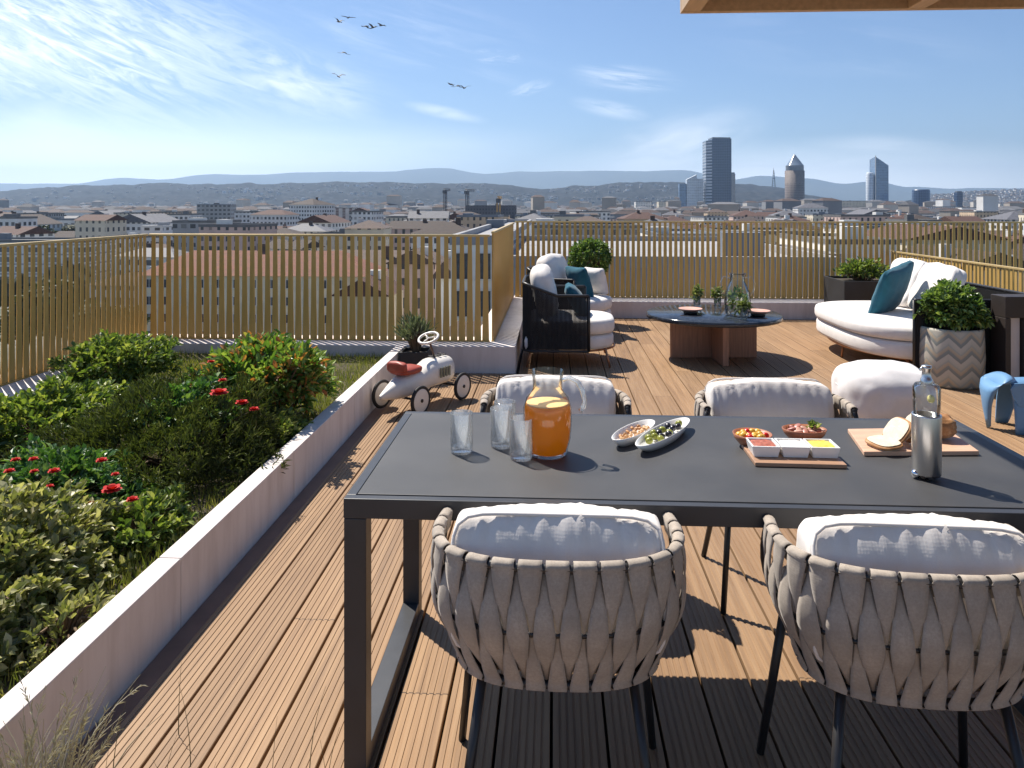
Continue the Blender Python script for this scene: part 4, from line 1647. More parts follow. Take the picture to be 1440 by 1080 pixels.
# ---- child's ride-on car
white_paint = pm('cream_car_paint', (0.74, 0.70, 0.64), 0.28, 0.04, 4)
white_paint_m = white_paint
tyre_m = pm('black_rubber', (0.018, 0.017, 0.017), 0.7, 0.15, 30)
disc_m = pm('cream_wheel_disc', (0.72, 0.67, 0.60), 0.4, 0.05, 5)
red_m = pm('red_leather', (0.33, 0.055, 0.03), 0.45, 0.15, 14, bump=.1)
chrome_m = pm('chrome', (0.75, 0.75, 0.76), 0.15, 0.03, 4, Metallic=1.0)
carp = Vector((-1.10, 5.57, 0))
hd_ = math.atan2(-.254, .46)
t = thing('ride_on_car', 'cream retro ride-on toy car with red seat and black tyres', 'toy car', carp, hd_)
WR = .108
WB = .50
b = MB()
prof = [(-.29, .010, .155, .010), (-.27, .022, .156, .022), (-.18, .052, .168, .058), (-.08, .082, .185, .088), (0.02, .105, .20, .10), (.12, .10, .20, .085), (.20, .105, .215, .10), (.28, .112, .23, .115), (.40, .112, .23, .115), (.47, .106, .23, .11), (.485, .095, .23, .098)]
vs, fs = [], []
nn = 20
for y, hx, zc, hz_ in prof:
    for k in range(nn):
        a = 2 * PI * k / nn
        c_, s_ = math.cos(a), math.sin(a)
        e = .75
        vs.append((hx * .94 * math.copysign(abs(c_) ** e, c_), y, zc + hz_ * .92 * math.copysign(abs(s_) ** e, s_)))
for i in range(len(prof) - 1):
    for k in range(nn):
        fs.append((i * nn + (k + 1) % nn, i * nn + k, (i + 1) * nn + k, (i + 1) * nn + (k + 1) % nn)[::-1])
fs.append(tuple(range(nn)))
fs.append(tuple((len(prof) - 1) * nn + k for k in range(nn))[::-1])
b.add(vs, fs, True)
body = b.build('body', white_paint, t)
b = MB()
for k in range(7):
    b.box((-.06, .488, .165 + k * .02), (.06, .496, .175 + k * .02))
b.build('grille', chrome_m, body)
b = MB()
for s in (-1, 1):
    for k in range(4):
        b.box((s * .1135 - .003, .27 + k * .035, .20), (s * .1135 + .003, .29 + k * .035, .275))
b.build('side_louvre', pm('olive_mark', (0.20, 0.20, 0.13), .6), body)
for yy_ in (.30, .36, .42):
    MB().box((-.035, yy_, .342), (.035, yy_ + .022, .350)).build('bonnet_vent', tyre_m, body)
b = MB()
pad(b, (0, .0, .30), (.095, .12, .03), 3, 10, 2, .004)
pad(b, (0, -.105, .335), (.09, .03, .045), 3, 10, 5, .004)
b.build('seat', red_m, t)
for wy in (-.0, WB - .04):
    for sx in (-1, 1):
        M = T(sx * .185, wy - .06 if wy <= 0 else wy, WR, ry=R(90))
        b = MB()
        b.tube([M @ Vector(((WR - .013) * math.cos(2 * PI * k / 32), (WR - .013) * math.sin(2 * PI * k / 32), 0)) for k in range(32)], .013, 8, closed=True)
        w_ = b.build('wheel', tyre_m, t)
        b = MB()
        b.lathe([(0.001, -.012), (WR - .03, -.011), (WR - .018, -.006), (WR - .018, .006), (WR - .03, .011), (0.001, .012)], 28, M=M)
        b.build('wheel_disc', disc_m, w_)
        MB().lathe([(.001, -.02), (.013, -.018), (.013, .018), (.001, .02)], 12, M=M).build('hub_cap', tyre_m, w_)
for wy in (-.06, WB - .04):
    MB().tube([(-.15, wy, WR), (.15, wy, WR)], .009, 6).build('axle', tyre_m, t)
MB().tube([(0, .34, .33), (0, .27, .49)], .008, 8).build('steering_column', pm('brown_steel', (0.10, 0.05, 0.03), .5), t)
Ms = T(0, .265, .497, rx=R(24))
b = MB()
b.tube([Ms @ Vector((.078 * math.cos(2 * PI * k / 32), .078 * math.sin(2 * PI * k / 32), 0)) for k in range(32)], .010, 8, closed=True)
for k in range(3):
    a = 2 * PI * k / 3 + .5
    b.tube([Ms @ Vector((0, 0, 0)), Ms @ Vector((.075 * math.cos(a), .075 * math.sin(a), 0))], .006, 6)
b.build('steering_wheel', white_paint, t)

# ---- blue elephant shaped stool
blue_m = pm('sky_blue_plastic', (0.14, 0.285, 0.475), 0.42, 0.05, 4)
ep = P(1396, 604, 0)
t = thing('elephant_stool', 'sky blue plastic stool shaped like a small elephant, cut by the right edge', 'stool', (ep.x + .20, ep.y + .02, 0), R(-6))
b = MB()
# saddle back: arched sheet from head to tail with flaring legs, thick plastic
vs, fs = [], []
nu, nv = 26, 22
for i in range(nu + 1):
    u = i / nu
    x = -.10 + .40 * u
    for j in range(nv + 1):
        v = -1 + 2 * j / nv
        a = abs(v)
        z = .335 + .012 * math.cos(PI * (u - .5)) - .05 * (1 - math.cos(PI * min(1, a * 1.1))) * .5
        yw = .115 * math.copysign(math.sin(min(1, a * 1.25) * PI / 2), v)
        if a > .42:
            k = (a - .42) / .58
            arch = math.sin(PI * min(1, max(0, (u - .22) / .56))) if .22 < u < .78 else 0
            zl = .31 * (1 - k) + (.002 + .20 * arch ** .6) * k
            z = min(z, zl)
            yw += math.copysign(.028 * k, v)
        vs.append((x, yw, z))
for i in range(nu):
    for j in range(nv):
        a = i * (nv + 1) + j
        fs.append((a, a + nv + 1, a + nv + 2, a + 1))
b.add(vs, fs, True)
b.build('body', blue_m, t, solid=.014)
b = MB()
hp = [(-.09, .335, .10, .050), (-.14, .345, .135, .07), (-.185, .325, .14, .075), (-.205, .28, .115, .06), (-.212, .22, .08, .045), (-.215, .15, .055, .034), (-.210, .08, .036, .026), (-.205, .012, .022, .02)]
vs, fs = [], []
for x, z, hy, hx in hp:
    for k in range(16):
        a = 2 * PI * k / 16
        vs.append((x + hx * math.cos(a) * .6, hy * math.sin(a), z + hx * math.cos(a) * .5))
for i in range(len(hp) - 1):
    for k in range(16):
        fs.append((i * 16 + k, i * 16 + (k + 1) % 16, (i + 1) * 16 + (k + 1) % 16, (i + 1) * 16 + k))
fs.append(tuple(range(16))[::-1])
fs.append(tuple((len(hp) - 1) * 16 + k for k in range(16)))
b.add(vs, fs, True)
b.build('head', blue_m, t)
for s in (-1, 1):
    b = MB()
    outl = [(-.10, .335), (-.03, .34), (.012, .29), (.02, .22), (-.02, .165), (-.075, .185), (-.115, .245), (-.125, .30)]
    vs = [(x, s * (.118 + .02 * (1 - abs(z - .25) / .1)), z) for x, z in outl]
    b.add(vs, [tuple(range(len(vs)))])
    b.build('ear', blue_m, t, solid=.012)

# ---- tall dark stand at the right, beside the chevron pot
t = thing('floor_lantern', 'tall dark open sided lantern box with a pale upright strip inside, beside the chevron pot', 'lantern', (3.70, 6.40, 0), R(2))
b = MB()
b.box((.155, 0, 0), (.305, .20, .775))
b.box((0, 0, .60), (.153, .20, .775))
b.box((0, 0, 0), (.045, .20, .598))
b.box((.047, 0, 0), (.153, .20, .05))
b.build('frame', pm('dark_stand_wood', (0.030, 0.022, 0.020), .55, .2, 6), t, bevel=.004)
MB().box((.055, .05, .052), (.148, .14, .597)).build('pale_panel', white_m, t, bevel=.004)

# ---- pots and planters
term = pm('terracotta_pot', (0.50, 0.31, 0.25), 0.75, 0.1, 6)
pot_soil = pm('pot_soil', (0.05, 0.038, 0.028), 0.95, 0.3, 20)
blk_pot = pm('black_planter', (0.028, 0.027, 0.028), 0.55, 0.15, 6, bump=.1)


def zigzag():
    t = NT('chevron_glaze')
    tc_ = t.n('TexCoord')
    s = t.n('SeparateXYZ')
    t.l(tc_.outputs['Object'], s.inputs[0])
    ang = t.math('ARCTAN2', s.outputs[1], s.outputs[0])
    tri = t.math('PINGPONG', t.math('MULTIPLY', ang, 9 / (2 * PI) * 2), 1.0)
    zz = t.math('ADD', t.math('MULTIPLY', s.outputs[2], 7.6), t.math('MULTIPLY', tri, .62))
    zz = t.math('ADD', zz, t.math('MULTIPLY', t.noise(t.coords(), 12, 4), .16))
    f = t.math('FRACT', zz)
    c = t.ramp(f, [(0.0, (0.46, 0.43, 0.36)), (0.30, (0.50, 0.46, 0.39)), (0.36, (0.22, 0.23, 0.21)), (0.56, (0.25, 0.26, 0.24)), (0.62, (0.42, 0.34, 0.24)), (0.8, (0.46, 0.38, 0.28)), (0.86, (0.34, 0.35, 0.31)), (1.0, (0.46, 0.43, 0.36))])
    t.base(c)
    t.set(Roughness=0.7)
    t.bump(t.noise(t.coords(), 40, 4), .2, .004)
    return t.mat
# ------------------------------------------------------------------ plants
def leaf(b, base, d, up, L, W, fold=.25, bend=.15):
    side = d.cross(up)
    if side.length < 1e-4:
        side = d.cross(Vector((1, .3, 0)))
    side.normalize()
    n = side.cross(d).normalized()
    m = base + d * L * .5
    tip = base + d * L - n * L * bend
    if W < .013:
        l, r = m + side * W * .5 + n * W * fold, m - side * W * .5 + n * W * fold
        b.add([base, l, tip, r], [(0, 2, 1), (0, 3, 2)])
        return
    q1, q2 = base + d * L * .28 + n * L * .02, base + d * L * .68 - n * L * bend * .3
    f1, f2 = n * W * fold, n * W * fold * .9
    b.add([base, q1 + side * W * .40 + f1, q2 + side * W * .42 + f2, tip, q2 - side * W * .42 + f2, q1 - side * W * .40 + f1, m - n * L * .01], [(0, 6, 2, 1), (6, 3, 2), (0, 5, 4, 6), (6, 4, 3)])


def rdir():
    return Vector((random.gauss(0, 1), random.gauss(0, 1), random.gauss(0, 1))).normalized()


def crown(b, c, rad, ntw, nl, L, W, lump=.35, zmin=-.35, inner=.5, spread=.8, upb=.25, seed=0.0, stem=None, freq=2.0):
    """leaf sprays on twig ends through an uneven crown volume"""
    c, rad = Vector(c), Vector(rad)
    tips = []
    for _ in range(ntw):
        d = rdir()
        while d.z < zmin:
            d = rdir()
        r = (inner + (1 - inner) * random.random() ** .5) * (1 - lump * .4 + lump * noise.noise(d * freq + Vector((seed, seed, 0))) * 1.4)
        p = c + Vector((d.x * rad.x, d.y * rad.y, d.z * rad.z)) * r
        tips.append((p, d))
        for k in range(nl):
            dd = (d * .7 + rdir() * spread + Vector((0, 0, upb))).normalized()
            s = random.uniform(.65, 1.25)
            leaf(b, p + rdir() * L * .5 - d * L * .25 * k / nl, dd, (Vector((0, 0, 1)) + rdir() * .6).normalized(), L * s, W * s)
    if stem:
        for p, d in random.sample(tips, min(len(tips), 60)):
            o = Vector((c.x + (p.x - c.x) * .12, c.y + (p.y - c.y) * .12, stem[1]))
            m = o.lerp(p, .55) + Vector((0, 0, .04))
            stem[0].tube([o, m, p], [.007, .005, .002], 5, caps=False)
    return tips


stem_m = pm('shrub_stem', (0.13, 0.085, 0.05), 0.85, 0.25, 20)
GREEN = [(0.0, (0.054, 0.093, 0.026)), (0.5, (0.143, 0.211, 0.050)), (0.85, (0.288, 0.338, 0.093)), (1.0, (0.506, 0.506, 0.186))]
lf_green = leafmat('fresh_green_leaf', GREEN, .3, .4)
lf_photinia = leafmat('red_tipped_leaf', [(0.0, (0.057, 0.122, 0.029)), (0.45, (0.146, 0.252, 0.052)), (0.80, (0.325, 0.406, 0.114)), (0.86, (0.423, 0.212, 0.081)), (0.95, (0.488, 0.146, 0.057)), (1.0, (0.585, 0.390, 0.146))], .3, .38)
lf_olive = leafmat('dark_olive_needle', [(0.0, (0.031, 0.042, 0.013)), (0.6, (0.076, 0.097, 0.024)), (0.92, (0.127, 0.153, 0.045)), (1.0, (0.235, 0.235, 0.105))], .2, .6)
lf_var = leafmat('variegated_leaf', [(0.0, (0.082, 0.107, 0.034)), (0.4, (0.209, 0.222, 0.086)), (0.75, (0.381, 0.362, 0.181)), (1.0, (0.599, 0.550, 0.366))], .3, .45)
lf_rose = leafmat('rose_leaf', [(0.0, (0.031, 0.082, 0.026)), (0.6, (0.090, 0.194, 0.051)), (1.0, (0.234, 0.338, 0.104))], .25, .4)
lf_box = leafmat('box_leaf', [(0.0, (0.041, 0.082, 0.024)), (0.5, (0.117, 0.199, 0.052)), (0.9, (0.256, 0.350, 0.105)), (1.0, (0.419, 0.490, 0.186))], .25, .35)
lf_grey = leafmat('grey_green_leaf', [(0.0, (0.065, 0.085, 0.052)), (0.6, (0.156, 0.189, 0.130)), (1.0, (0.338, 0.364, 0.286))], .2, .6)
pet_m = leafmat('red_petal', [(0.0, (0.36, 0.004, 0.006)), (0.6, (0.52, 0.008, 0.008)), (1.0, (0.60, 0.02, 0.012))], .12, .8)


def shrub(name, label, cat, c, rad, ntw, nl, L, W, m, group=None, **kw):
    t = thing(name, label, cat, (c[0], c[1], BZ), 0, group)
    lc = (0, 0, c[2] - BZ)
    sb, fb = MB(), MB()
    tips = crown(fb, lc, rad, ntw, nl, L, W, stem=(sb, -.02), **kw)
    fb.build('foliage', m, t)
    sb.build('stem', stem_m, t)
    return t, tips


def rose(p, r, parent, name='flower'):
    b = MB()
    for ring, (n, rr, el) in enumerate(((4, .35, 75), (5, .7, 50), (6, 1.0, 22), (7, 1.1, -5))):
        for k in range(n):
            a = 2 * PI * k / n + ring * .5
            d = Vector((math.cos(a) * math.cos(R(el)), math.sin(a) * math.cos(R(el)), math.sin(R(el))))
            s = Vector((-math.sin(a), math.cos(a), 0))
            o = Vector(p) + Vector((0, 0, r * .1 * ring))
            w = r * .55
            b.add([o, o + d * r * rr * .6 + s * w, o + d * r * rr + s * w * .5, o + d * r * rr * 1.05, o + d * r * rr - s * w * .5, o + d * r * rr * .6 - s * w], [(0, 1, 2, 3), (0, 3, 4, 5)])
    return b.build(name, pet_m, parent)


# photinia in the back right of the bed
t, tips = shrub('photinia_bush', 'tall glossy shrub with red and orange leaf tips near the curb', 'shrub', (-1.80, 4.62, .40), (.40, .44, .33), 780, 8, .062, .027, lf_photinia, lump=.45, seed=2.0, upb=.45)
for (px, py) in ((297, 510), (314, 533)):
    q = Q(px, py, 4.45)
    rose((q.x + 1.80, q.y - 4.62, q.z - BZ), .022, t)
# flowering rose low beside it
t, tips = shrub('rose_bush', 'low rose bush with red blooms at the left foot of the red tipped shrub', 'shrub', (-1.98, 4.05, .34), (.30, .30, .24), 240, 7, .042, .024, lf_rose, seed=4.0)
for (px, py, r) in ((308, 555, .042), (340, 568, .03), (357, 577, .024), (313, 536, .02)):
    q = Q(px, py, 3.86)
    rose((q.x + 1.98, q.y - 4.05, q.z - BZ), r, t)
# dark fine mound
t, tips = shrub('juniper_mound', 'broad dark olive fine leaved mound in the middle of the planting bed', 'shrub', (-2.06, 3.98, .16), (.72, .84, .40), 2900, 9, .042, .0075, lf_olive, lump=.30, zmin=-.05, inner=.62, spread=.75, upb=.5, seed=7.0, freq=3.2)
# back left
shrub('green_shrub', 'bright green leafy shrub in the far left corner of the bed', 'shrub', (-3.28, 5.55, .30), (.42, .42, .25), 600, 8, .047, .025, lf_green, seed=9.0, upb=.4)
t, tips = shrub('green_shrub', 'green leafy shrub with a yellow bloom at the left edge', 'shrub', (-3.05, 4.35, .24), (.38, .55, .22), 600, 8, .046, .025, lf_green, seed=12.0, upb=.4)
ym = leafmat('yellow_petal', [(0, (0.6, .5, .03)), (1, (.7, .62, .1))])
q = Q(28, 591, 4.2)
o = rose((q.x + 3.05, q.y - 4.35, q.z - BZ), .022, t)
o.data.materials[0] = ym
# red roses on the left
t, tips = shrub('rose_bush', 'rose bush with many red blooms left of the dark mound', 'shrub', (-2.22, 3.22, .25), (.46, .32, .20), 420, 7, .040, .023, lf_rose, seed=15.0, upb=.35)
for (px, py, r) in ((143, 649, .021), (157, 691, .036), (186, 704, .022), (127, 709, .016), (76, 664, .022), (70, 685, .015), (22, 648, .018), (47, 647, .018), (13, 664, .02), (48, 664, .016), (162, 668, .015)):
    q = Q(px, py, 2.98)
    rose((q.x + 2.22, q.y - 3.22, q.z - BZ), r * .95, t)
# variegated shrub in front
shrub('variegated_shrub', 'large olive and yellow variegated shrub at the front left of the bed', 'shrub', (-1.98, 2.52, .20), (.42, .50, .29), 1050, 9, .040, .026, lf_var, lump=.38, seed=18.0, upb=.4, freq=2.6)
shrub('variegated_shrub', 'smaller variegated shrub at the left edge nearest the viewer', 'shrub', (-1.74, 2.08, .18), (.17, .22, .17), 170, 8, .040, .025, lf_var, seed=21.0, upb=.5)
# low green plants beside the curb
shrub('ground_plant', 'low green leafy plant by the curb in front of the dark mound', 'plant', (-1.72, 3.06, .18), (.20, .28, .13), 140, 8, .042, .024, lf_green, seed=24.0, upb=.5)
shrub('ground_plant', 'low green leafy plant by the curb below the red tipped shrub', 'plant', (-1.55, 4.22, .19), (.15, .28, .14), 120, 8, .042, .024, lf_green, seed=27.0, upb=.5)
shrub('ground_plant', 'small leafy plant by the curb nearest the viewer', 'plant', (-1.56, 2.32, .16), (.12, .22, .10), 70, 7, .034, .018, lf_var, seed=30.0, upb=.6)

# grass over the bed
lf_grass = leafmat('lawn_blade', [(0.0, (0.085, 0.113, 0.022)), (0.5, (0.169, 0.199, 0.048)), (0.85, (0.302, 0.293, 0.085)), (1.0, (0.454, 0.398, 0.169))], .3, .6)
b = MB()
rg = random.Random(3)
for i in range(30000):
    if i < 16000:
        x, y = rg.uniform(XLP + .02, XC - .1), rg.uniform(4.9, YB1 - .02)
    else:
        x, y = rg.uniform(-2.5, XC - .1), rg.uniform(1.4, 5.0)
    h = rg.uniform(.018, .05) * (1 + .6 * noise.noise(Vector((x * 3, y * 3, 2))))
    a = rg.uniform(0, 2 * PI)
    w = .0035
    dx, dy = math.cos(a) * w, math.sin(a) * w
    lx, ly = rg.gauss(0, .018), rg.gauss(0, .018)
    z0 = BZ - .025
    b.add([(x - dx, y - dy, z0), (x + dx, y + dy, z0), (x + lx, y + ly, BZ + h)], [(0, 1, 2)])
tag(b.build('lawn_grass', lf_grass), 'short olive green grass covering the planting bed', 'grass', kind='stuff')


def potted(name, label, loc, pot_prof, pot_mat, c, rad, ntw, nl, L, W, m, square=None, rz=0, **kw):
    t = thing(name, label, 'potted plant', loc, rz)
    if square:
        w, h = square
        b = MB()
        k = .018
        for lo, hi in (((-w, -w, .002), (w, -w + k, h)), ((-w, w - k, .002), (w, w, h)), ((-w, -w + k, .002), (-w + k, w - k, h)), ((w - k, -w + k, .002), (w, w - k, h)), ((-w + k, -w + k, .002), (w - k, w - k, .03))):
            b.box(lo, hi)
        b.build('pot', pot_mat, t, bevel=.003)
        MB().box((-w + k + .001, -w + k + .001, h - .06), (w - k - .001, w - k - .001, h - .03)).build('soil', pot_soil, t)
    else:
        MB().lathe(pot_prof, 40).build('pot', pot_mat, t)
        rr = pot_prof[-1][0]
        zz = max(z for r_, z in pot_prof)
        MB().lathe([(.001, zz - .035), (rr - .002, zz - .04)], 24).build('soil', pot_soil, t)
    fb, sb = MB(), MB()
    crown(fb, c, rad, ntw, nl, L, W, stem=(sb, c[2] - rad[2]), **kw)
    fb.build('foliage', m, t)
    sb.build('stem', stem_m, t)
    return t


# chevron pot on the right
q = P(1358, 549, 0)
potted('chevron_pot_plant', 'round leafy bush in a woven chevron patterned pot beside the sofa', (q.x, q.y + .24, 0),
       [(.001, .004), (.235, .004), (.25, .03), (.258, .25), (.25, .47), (.243, .49), (.228, .49), (.228, .40), (.20, .40)], zigzag(), (0, 0, .645), (.275, .275, .20), 480, 8, .052, .028, lf_box, lump=.28, inner=.55, zmin=-.75, seed=33.0)
# clipped ball behind the armchairs
q = Q(829, 365, 9.95)
potted('ball_bush', 'clipped round box bush in a pale pink pot behind the armchairs', (q.x, 9.85, 0),
       [(.001, .004), (.17, .004), (.20, .03), (.225, .50), (.215, .51), (.20, .50), (.2, .45), (.17, .45)], term, (0, 0, .82), (.265, .265, .265), 600, 8, .042, .024, lf_box, lump=.12, inner=.7, zmin=-.9, seed=36.0)
# dark slatted planter left of the sofa
q = Q(1197, 417, 10.0)
t = potted('box_planter', 'dark slatted box planter with low green plants behind the sofa', (q.x + .12, 9.95, 0), None, blk_pot, (0, 0, .66), (.33, .22, .15), 160, 7, .06, .028, lf_green, square=(.36, .58), seed=39.0, upb=.6)
# small pot by the low wall
q = P(587, 529, 0)
potted('herb_pot', 'grey green herb in a black square pot behind the toy car', (q.x, 6.60, 0), None, blk_pot, (0, 0, .36), (.13, .11, .16), 110, 6, .075, .011, lf_grey, square=(.125, .25), spread=.45, upb=1.0, seed=42.0, zmin=-.2)

# tufts of grass in the foreground
feather = leafmat('feather_grass', [(0.0, (0.30, 0.26, 0.17)), (0.6, (0.46, 0.42, 0.29)), (1.0, (0.66, 0.62, 0.48))], .06, .6)
blade_g = leafmat('thin_grass_blade', [(0.0, (0.05, 0.06, 0.02)), (1.0, (0.16, 0.15, 0.07))], .2, .6)


def tuft(name, label, loc, n, h0, h1, lean, mat, w=.0022, plume=True, spread=.05, dirx=0.0):
    t = thing(name, label, 'grass tuft', loc)
    b, pl = MB(), MB()
    for i in range(n):
        a = random.uniform(0, 2 * PI)
        o = Vector((random.gauss(0, spread), random.gauss(0, spread), 0.001))
        h = random.uniform(h0, h1)
        ln = random.uniform(.2, 1) * lean
        d = Vector((math.cos(a) * ln + dirx, math.sin(a) * ln * .6, 0))
        pts = [o + d * (k / 6) ** 2 * h + Vector((0, 0, h * (k / 6) * (1 - .22 * (k / 6) ** 2 * min(1, ln + abs(dirx))))) for k in range(7)]
        b.tube(pts, [w * (1 - .8 * k / 6) for k in range(7)], 4, caps=False)
        if plume and random.random() < .45:
            for k in range(26):
                s = random.uniform(.55, 1.0)
                j = min(5, int(s * 6))
                p = pts[j].lerp(pts[j + 1], s * 6 - j)
                dd = ((pts[j + 1] - pts[j]).normalized() + rdir() * .5).normalized()
                leaf(pl, p, dd, Vector((0, 0, 1)), random.uniform(.012, .026), .0022)
    b.build('blades', mat, t)
    if plume:
        pl.build('plume', mat, t)
    return t


tuft('feather_grass', 'beige feather grass tuft in the bottom left corner', (-1.17, 1.66, 0), 95, .26, .47, .42, feather, .0028, True, .05, .12)
tuft('thin_grass', 'sparse thin grass blades at the bottom edge beside the deck curb', (-.92, 1.78, 0), 16, .18, .33, .25, blade_g, .0016, False, .16)
tuft('thin_grass', 'sparse thin grass blades at the bottom edge near the table leg', (-.60, 1.76, 0), 9, .18, .30, .22, blade_g, .0016, False, .12)

# ------------------------------------------------------------------ things on the dining table
clear = thinglass('clear_glass')
frost = thinglass('ribbed_tumbler_glass', (.93, .94, .95), .12, .05, .26)


def tumbler(label, px, py, h=.125, r=.036):
    p = P(px, py, ZTAB)
    t = thing('tumbler', label, 'glass', (p.x, p.y, ZTAB + .001), 0, 'empty tumblers on the table')
    b = MB()
    vs, fs, n = [], [], 48
    prof = [(.001, 0), (r * .9, 0), (r * .94, .006), (r, .03), (r, h - .002), (r - .0012, h), (r - .0025, h - .002), (r - .003, .022), (r * .6, .018), (.001, .018)]
    for i, (rr, z) in enumerate(prof):
        for k in range(n):
            a = 2 * PI * k / n
            rib = 1 + (.012 * math.cos(a * 16) if 2 <= i <= 3 else 0)
            vs.append((rr * rib * math.cos(a), rr * rib * math.sin(a), z))
    for i in range(len(prof) - 1):
        for k in range(n):
            fs.append((i * n + k, i * n + (k + 1) % n, (i + 1) * n + (k + 1) % n, (i + 1) * n + k))
    b.add(vs, fs, True)
    b.build('glass_body', frost, t)
    b = MB().lathe([(.001, .0005), (r * .86, .0005), (r * .88, .003)], 24)
    return t


tumbler('empty ribbed tumbler standing alone on the left of the table', 649, 636)
tumbler('empty tumbler at the back, partly hidden by another tumbler', 710, 617)
tumbler('empty tumbler left of the juice jug, second from the left', 705, 628)
tumbler('empty tumbler nearest the viewer, touching the juice jug', 733, 645)

p = P(770, 639, ZTAB)
jk = 1.09
t = thing('juice_jug', 'round glass jug half full of orange juice with a bent handle', 'jug', (p.x, p.y, ZTAB + .001))
jp = [(.001, 0), (.050, 0), (.056, .006), (.066, .05), (.0695, .10), (.069, .14), (.060, .172), (.046, .188), (.042, .198), (.043, .225), (.046, .252)]
inn = [(max(.001, r_ - .003), z if z > .01 else .008) for r_, z in jp[::-1]]
MB().lathe(jp, 40).build('jug_body', thinglass('jug_glass', (.98, .99, .99), .2), t)
juice = NT('orange_juice')
juice.base((1.0, .42, .03))
juice.set(Roughness=.3)
jt = juice.n('BsdfTranslucent')
jt.inputs[0].default_value = (1.0, .56, .07, 1)
jm = juice.n('MixShader')
jm.inputs[0].default_value = .75
juice.l(juice.p.outputs[0], jm.inputs[1])
juice.l(jt.outputs[0], jm.inputs[2])
juice.l(jm.outputs[0], juice.out.inputs[0])
jz = .152
MB().lathe([(.001, .0085), (.046, .0085), (.0522, .012), (.0625, .05), (.0660, .10), (.0655, .14), (.0625, jz), (.001, jz)], 40).build('juice', juice.mat, t)
foam = pm('juice_foam', (.85, .55, .22), .6, .1, 40)
MB().lathe([(.001, jz + .0008), (.0605, jz + .0008), (.061, jz + .004), (.056, jz + .005), (.001, jz + .005)], 32).build('foam', foam, t)
MB().tube([(.044, 0, .225), (.062, 0, .232), (.085, 0, .222), (.100, 0, .195), (.106, 0, .165), (.102, 0, .145), (.094, 0, .135)], [.006, .007, .0075, .0075, .007, .007, .008], 10).build('handle', thinglass('handle_glass', (.9, .93, .95), .5, .02, .25), t)
t.rotation_euler = (0, 0, R(-8))
t.scale = (jk, jk, 1.04)

porc = pm('white_porcelain', (.80, .79, .77), .25, .03, 5)


def oval_dish(label, A, B, wd, h=.032):
    a, b_ = P(*A, ZTAB), P(*B, ZTAB)
    c = (a + b_) / 2
    L = (b_ - a).length / 2
    ang = math.atan2(b_.y - a.y, b_.x - a.x)
    t = thing('oval_dish', label, 'dish', (c.x, c.y, ZTAB + .001), ang)
    prof = [(.001, 0), (.55, 0), (.72, .004), (.93, .6), (1.0, .97), (.985, 1.0), (.95, .97), (.86, .62), (.62, .26), (.001, .22)]
    MB().lathe([(r_, z * h) for r_, z in prof], 44, sx=L, sy=wd / 2).build('dish_body', porc, t)
    return c, L, ang


nut_m = pm('nut_brown', (.52, .26, .10), .5, .3, 60)
ol_g = pm('olive_green', (.25, .26, .04), .3, .2, 50)
ol_b = pm('olive_black', (.02, .018, .022), .25, .2, 50)


def scatter(name, label, cat, group, c, L, W, ang, n, dims, mats, z, seed, mind=.8):
    rg_ = random.Random(seed)
    got = []
    base = {}
    tries = 0
    while len(got) < n and tries < 4000:
        tries += 1
        u, v = rg_.uniform(-1, 1), rg_.uniform(-1, 1)
        if u * u + v * v > .72:
            continue
        x, y = u * L * .8, v * W / 2 * .72
        if any((x - a) ** 2 + (y - b_) ** 2 < (dims[0] * 2 * mind) ** 2 for a, b_ in got):
            continue
        got.append((x, y))
        m = mats[rg_.randrange(len(mats))]
        if m.name not in base:
            o = MB()
            o.rbox((0, 0, 0), dims, 2.2, 6)
            base[m.name] = o.build(name, m)
            o = base[m.name]
        else:
            o = base[m.name].copy()
            COL.objects.link(o)
        ca_, sa = math.cos(ang), math.sin(ang)
        o.location = (c.x + ca_ * x - sa * y, c.y + sa * x + ca_ * y, z + rg_.uniform(0, .004) + .006 * (u * u + v * v))
        o.rotation_euler = (rg_.uniform(-.5, .5), rg_.uniform(-.5, .5), rg_.uniform(0, 6))
        lb = label if isinstance(label, str) else label[mats.index(m)]
        gr = group if isinstance(group, str) else group[mats.index(m)]
        tag(o, lb, cat, gr)


c, L, a = oval_dish('smaller oval white dish filled with nuts', (864, 633), (917, 603), .082)
scatter('nut', 'brown roasted nut lying in the smaller oval white dish', 'nut', 'nuts in the oval dish', c, L, .082, a, 26, (.0085, .0055, .005), [nut_m, pm('nut_pale', (.62, .38, .18), .5, .2, 60)], ZTAB + .017, 4)
c, L, a = oval_dish('longer oval white dish holding green and black olives', (897, 642), (966, 600), .088)
scatter('olive', ['shiny green olive in the longer oval white dish', 'shiny black olive in the longer oval white dish'], 'olive', ['green olives in the oval dish', 'black olives in the oval dish'], c, L, .085, a, 15, (.0125, .0105, .0105), [ol_g, ol_b], ZTAB + .021, 8, .85)

clay = pm('clay_bowl', (.34, .13, .065), .45, .15, 14)


def bowl(label, px, py, r, sx=1.0, h=.042):
    p = P(px, py, ZTAB)
    t = thing('clay_bowl', label, 'bowl', (p.x, p.y, ZTAB + .001))
    MB().lathe([(.001, 0), (r * .5, 0), (r * .6, .003), (r * .9, h * .6), (r, h), (r * .96, h + .001), (r * .84, h * .62), (r * .5, .009), (.001, .007)], 40, sx=sx).build('bowl_body', clay, t)
    return Vector((p.x, p.y, 0))


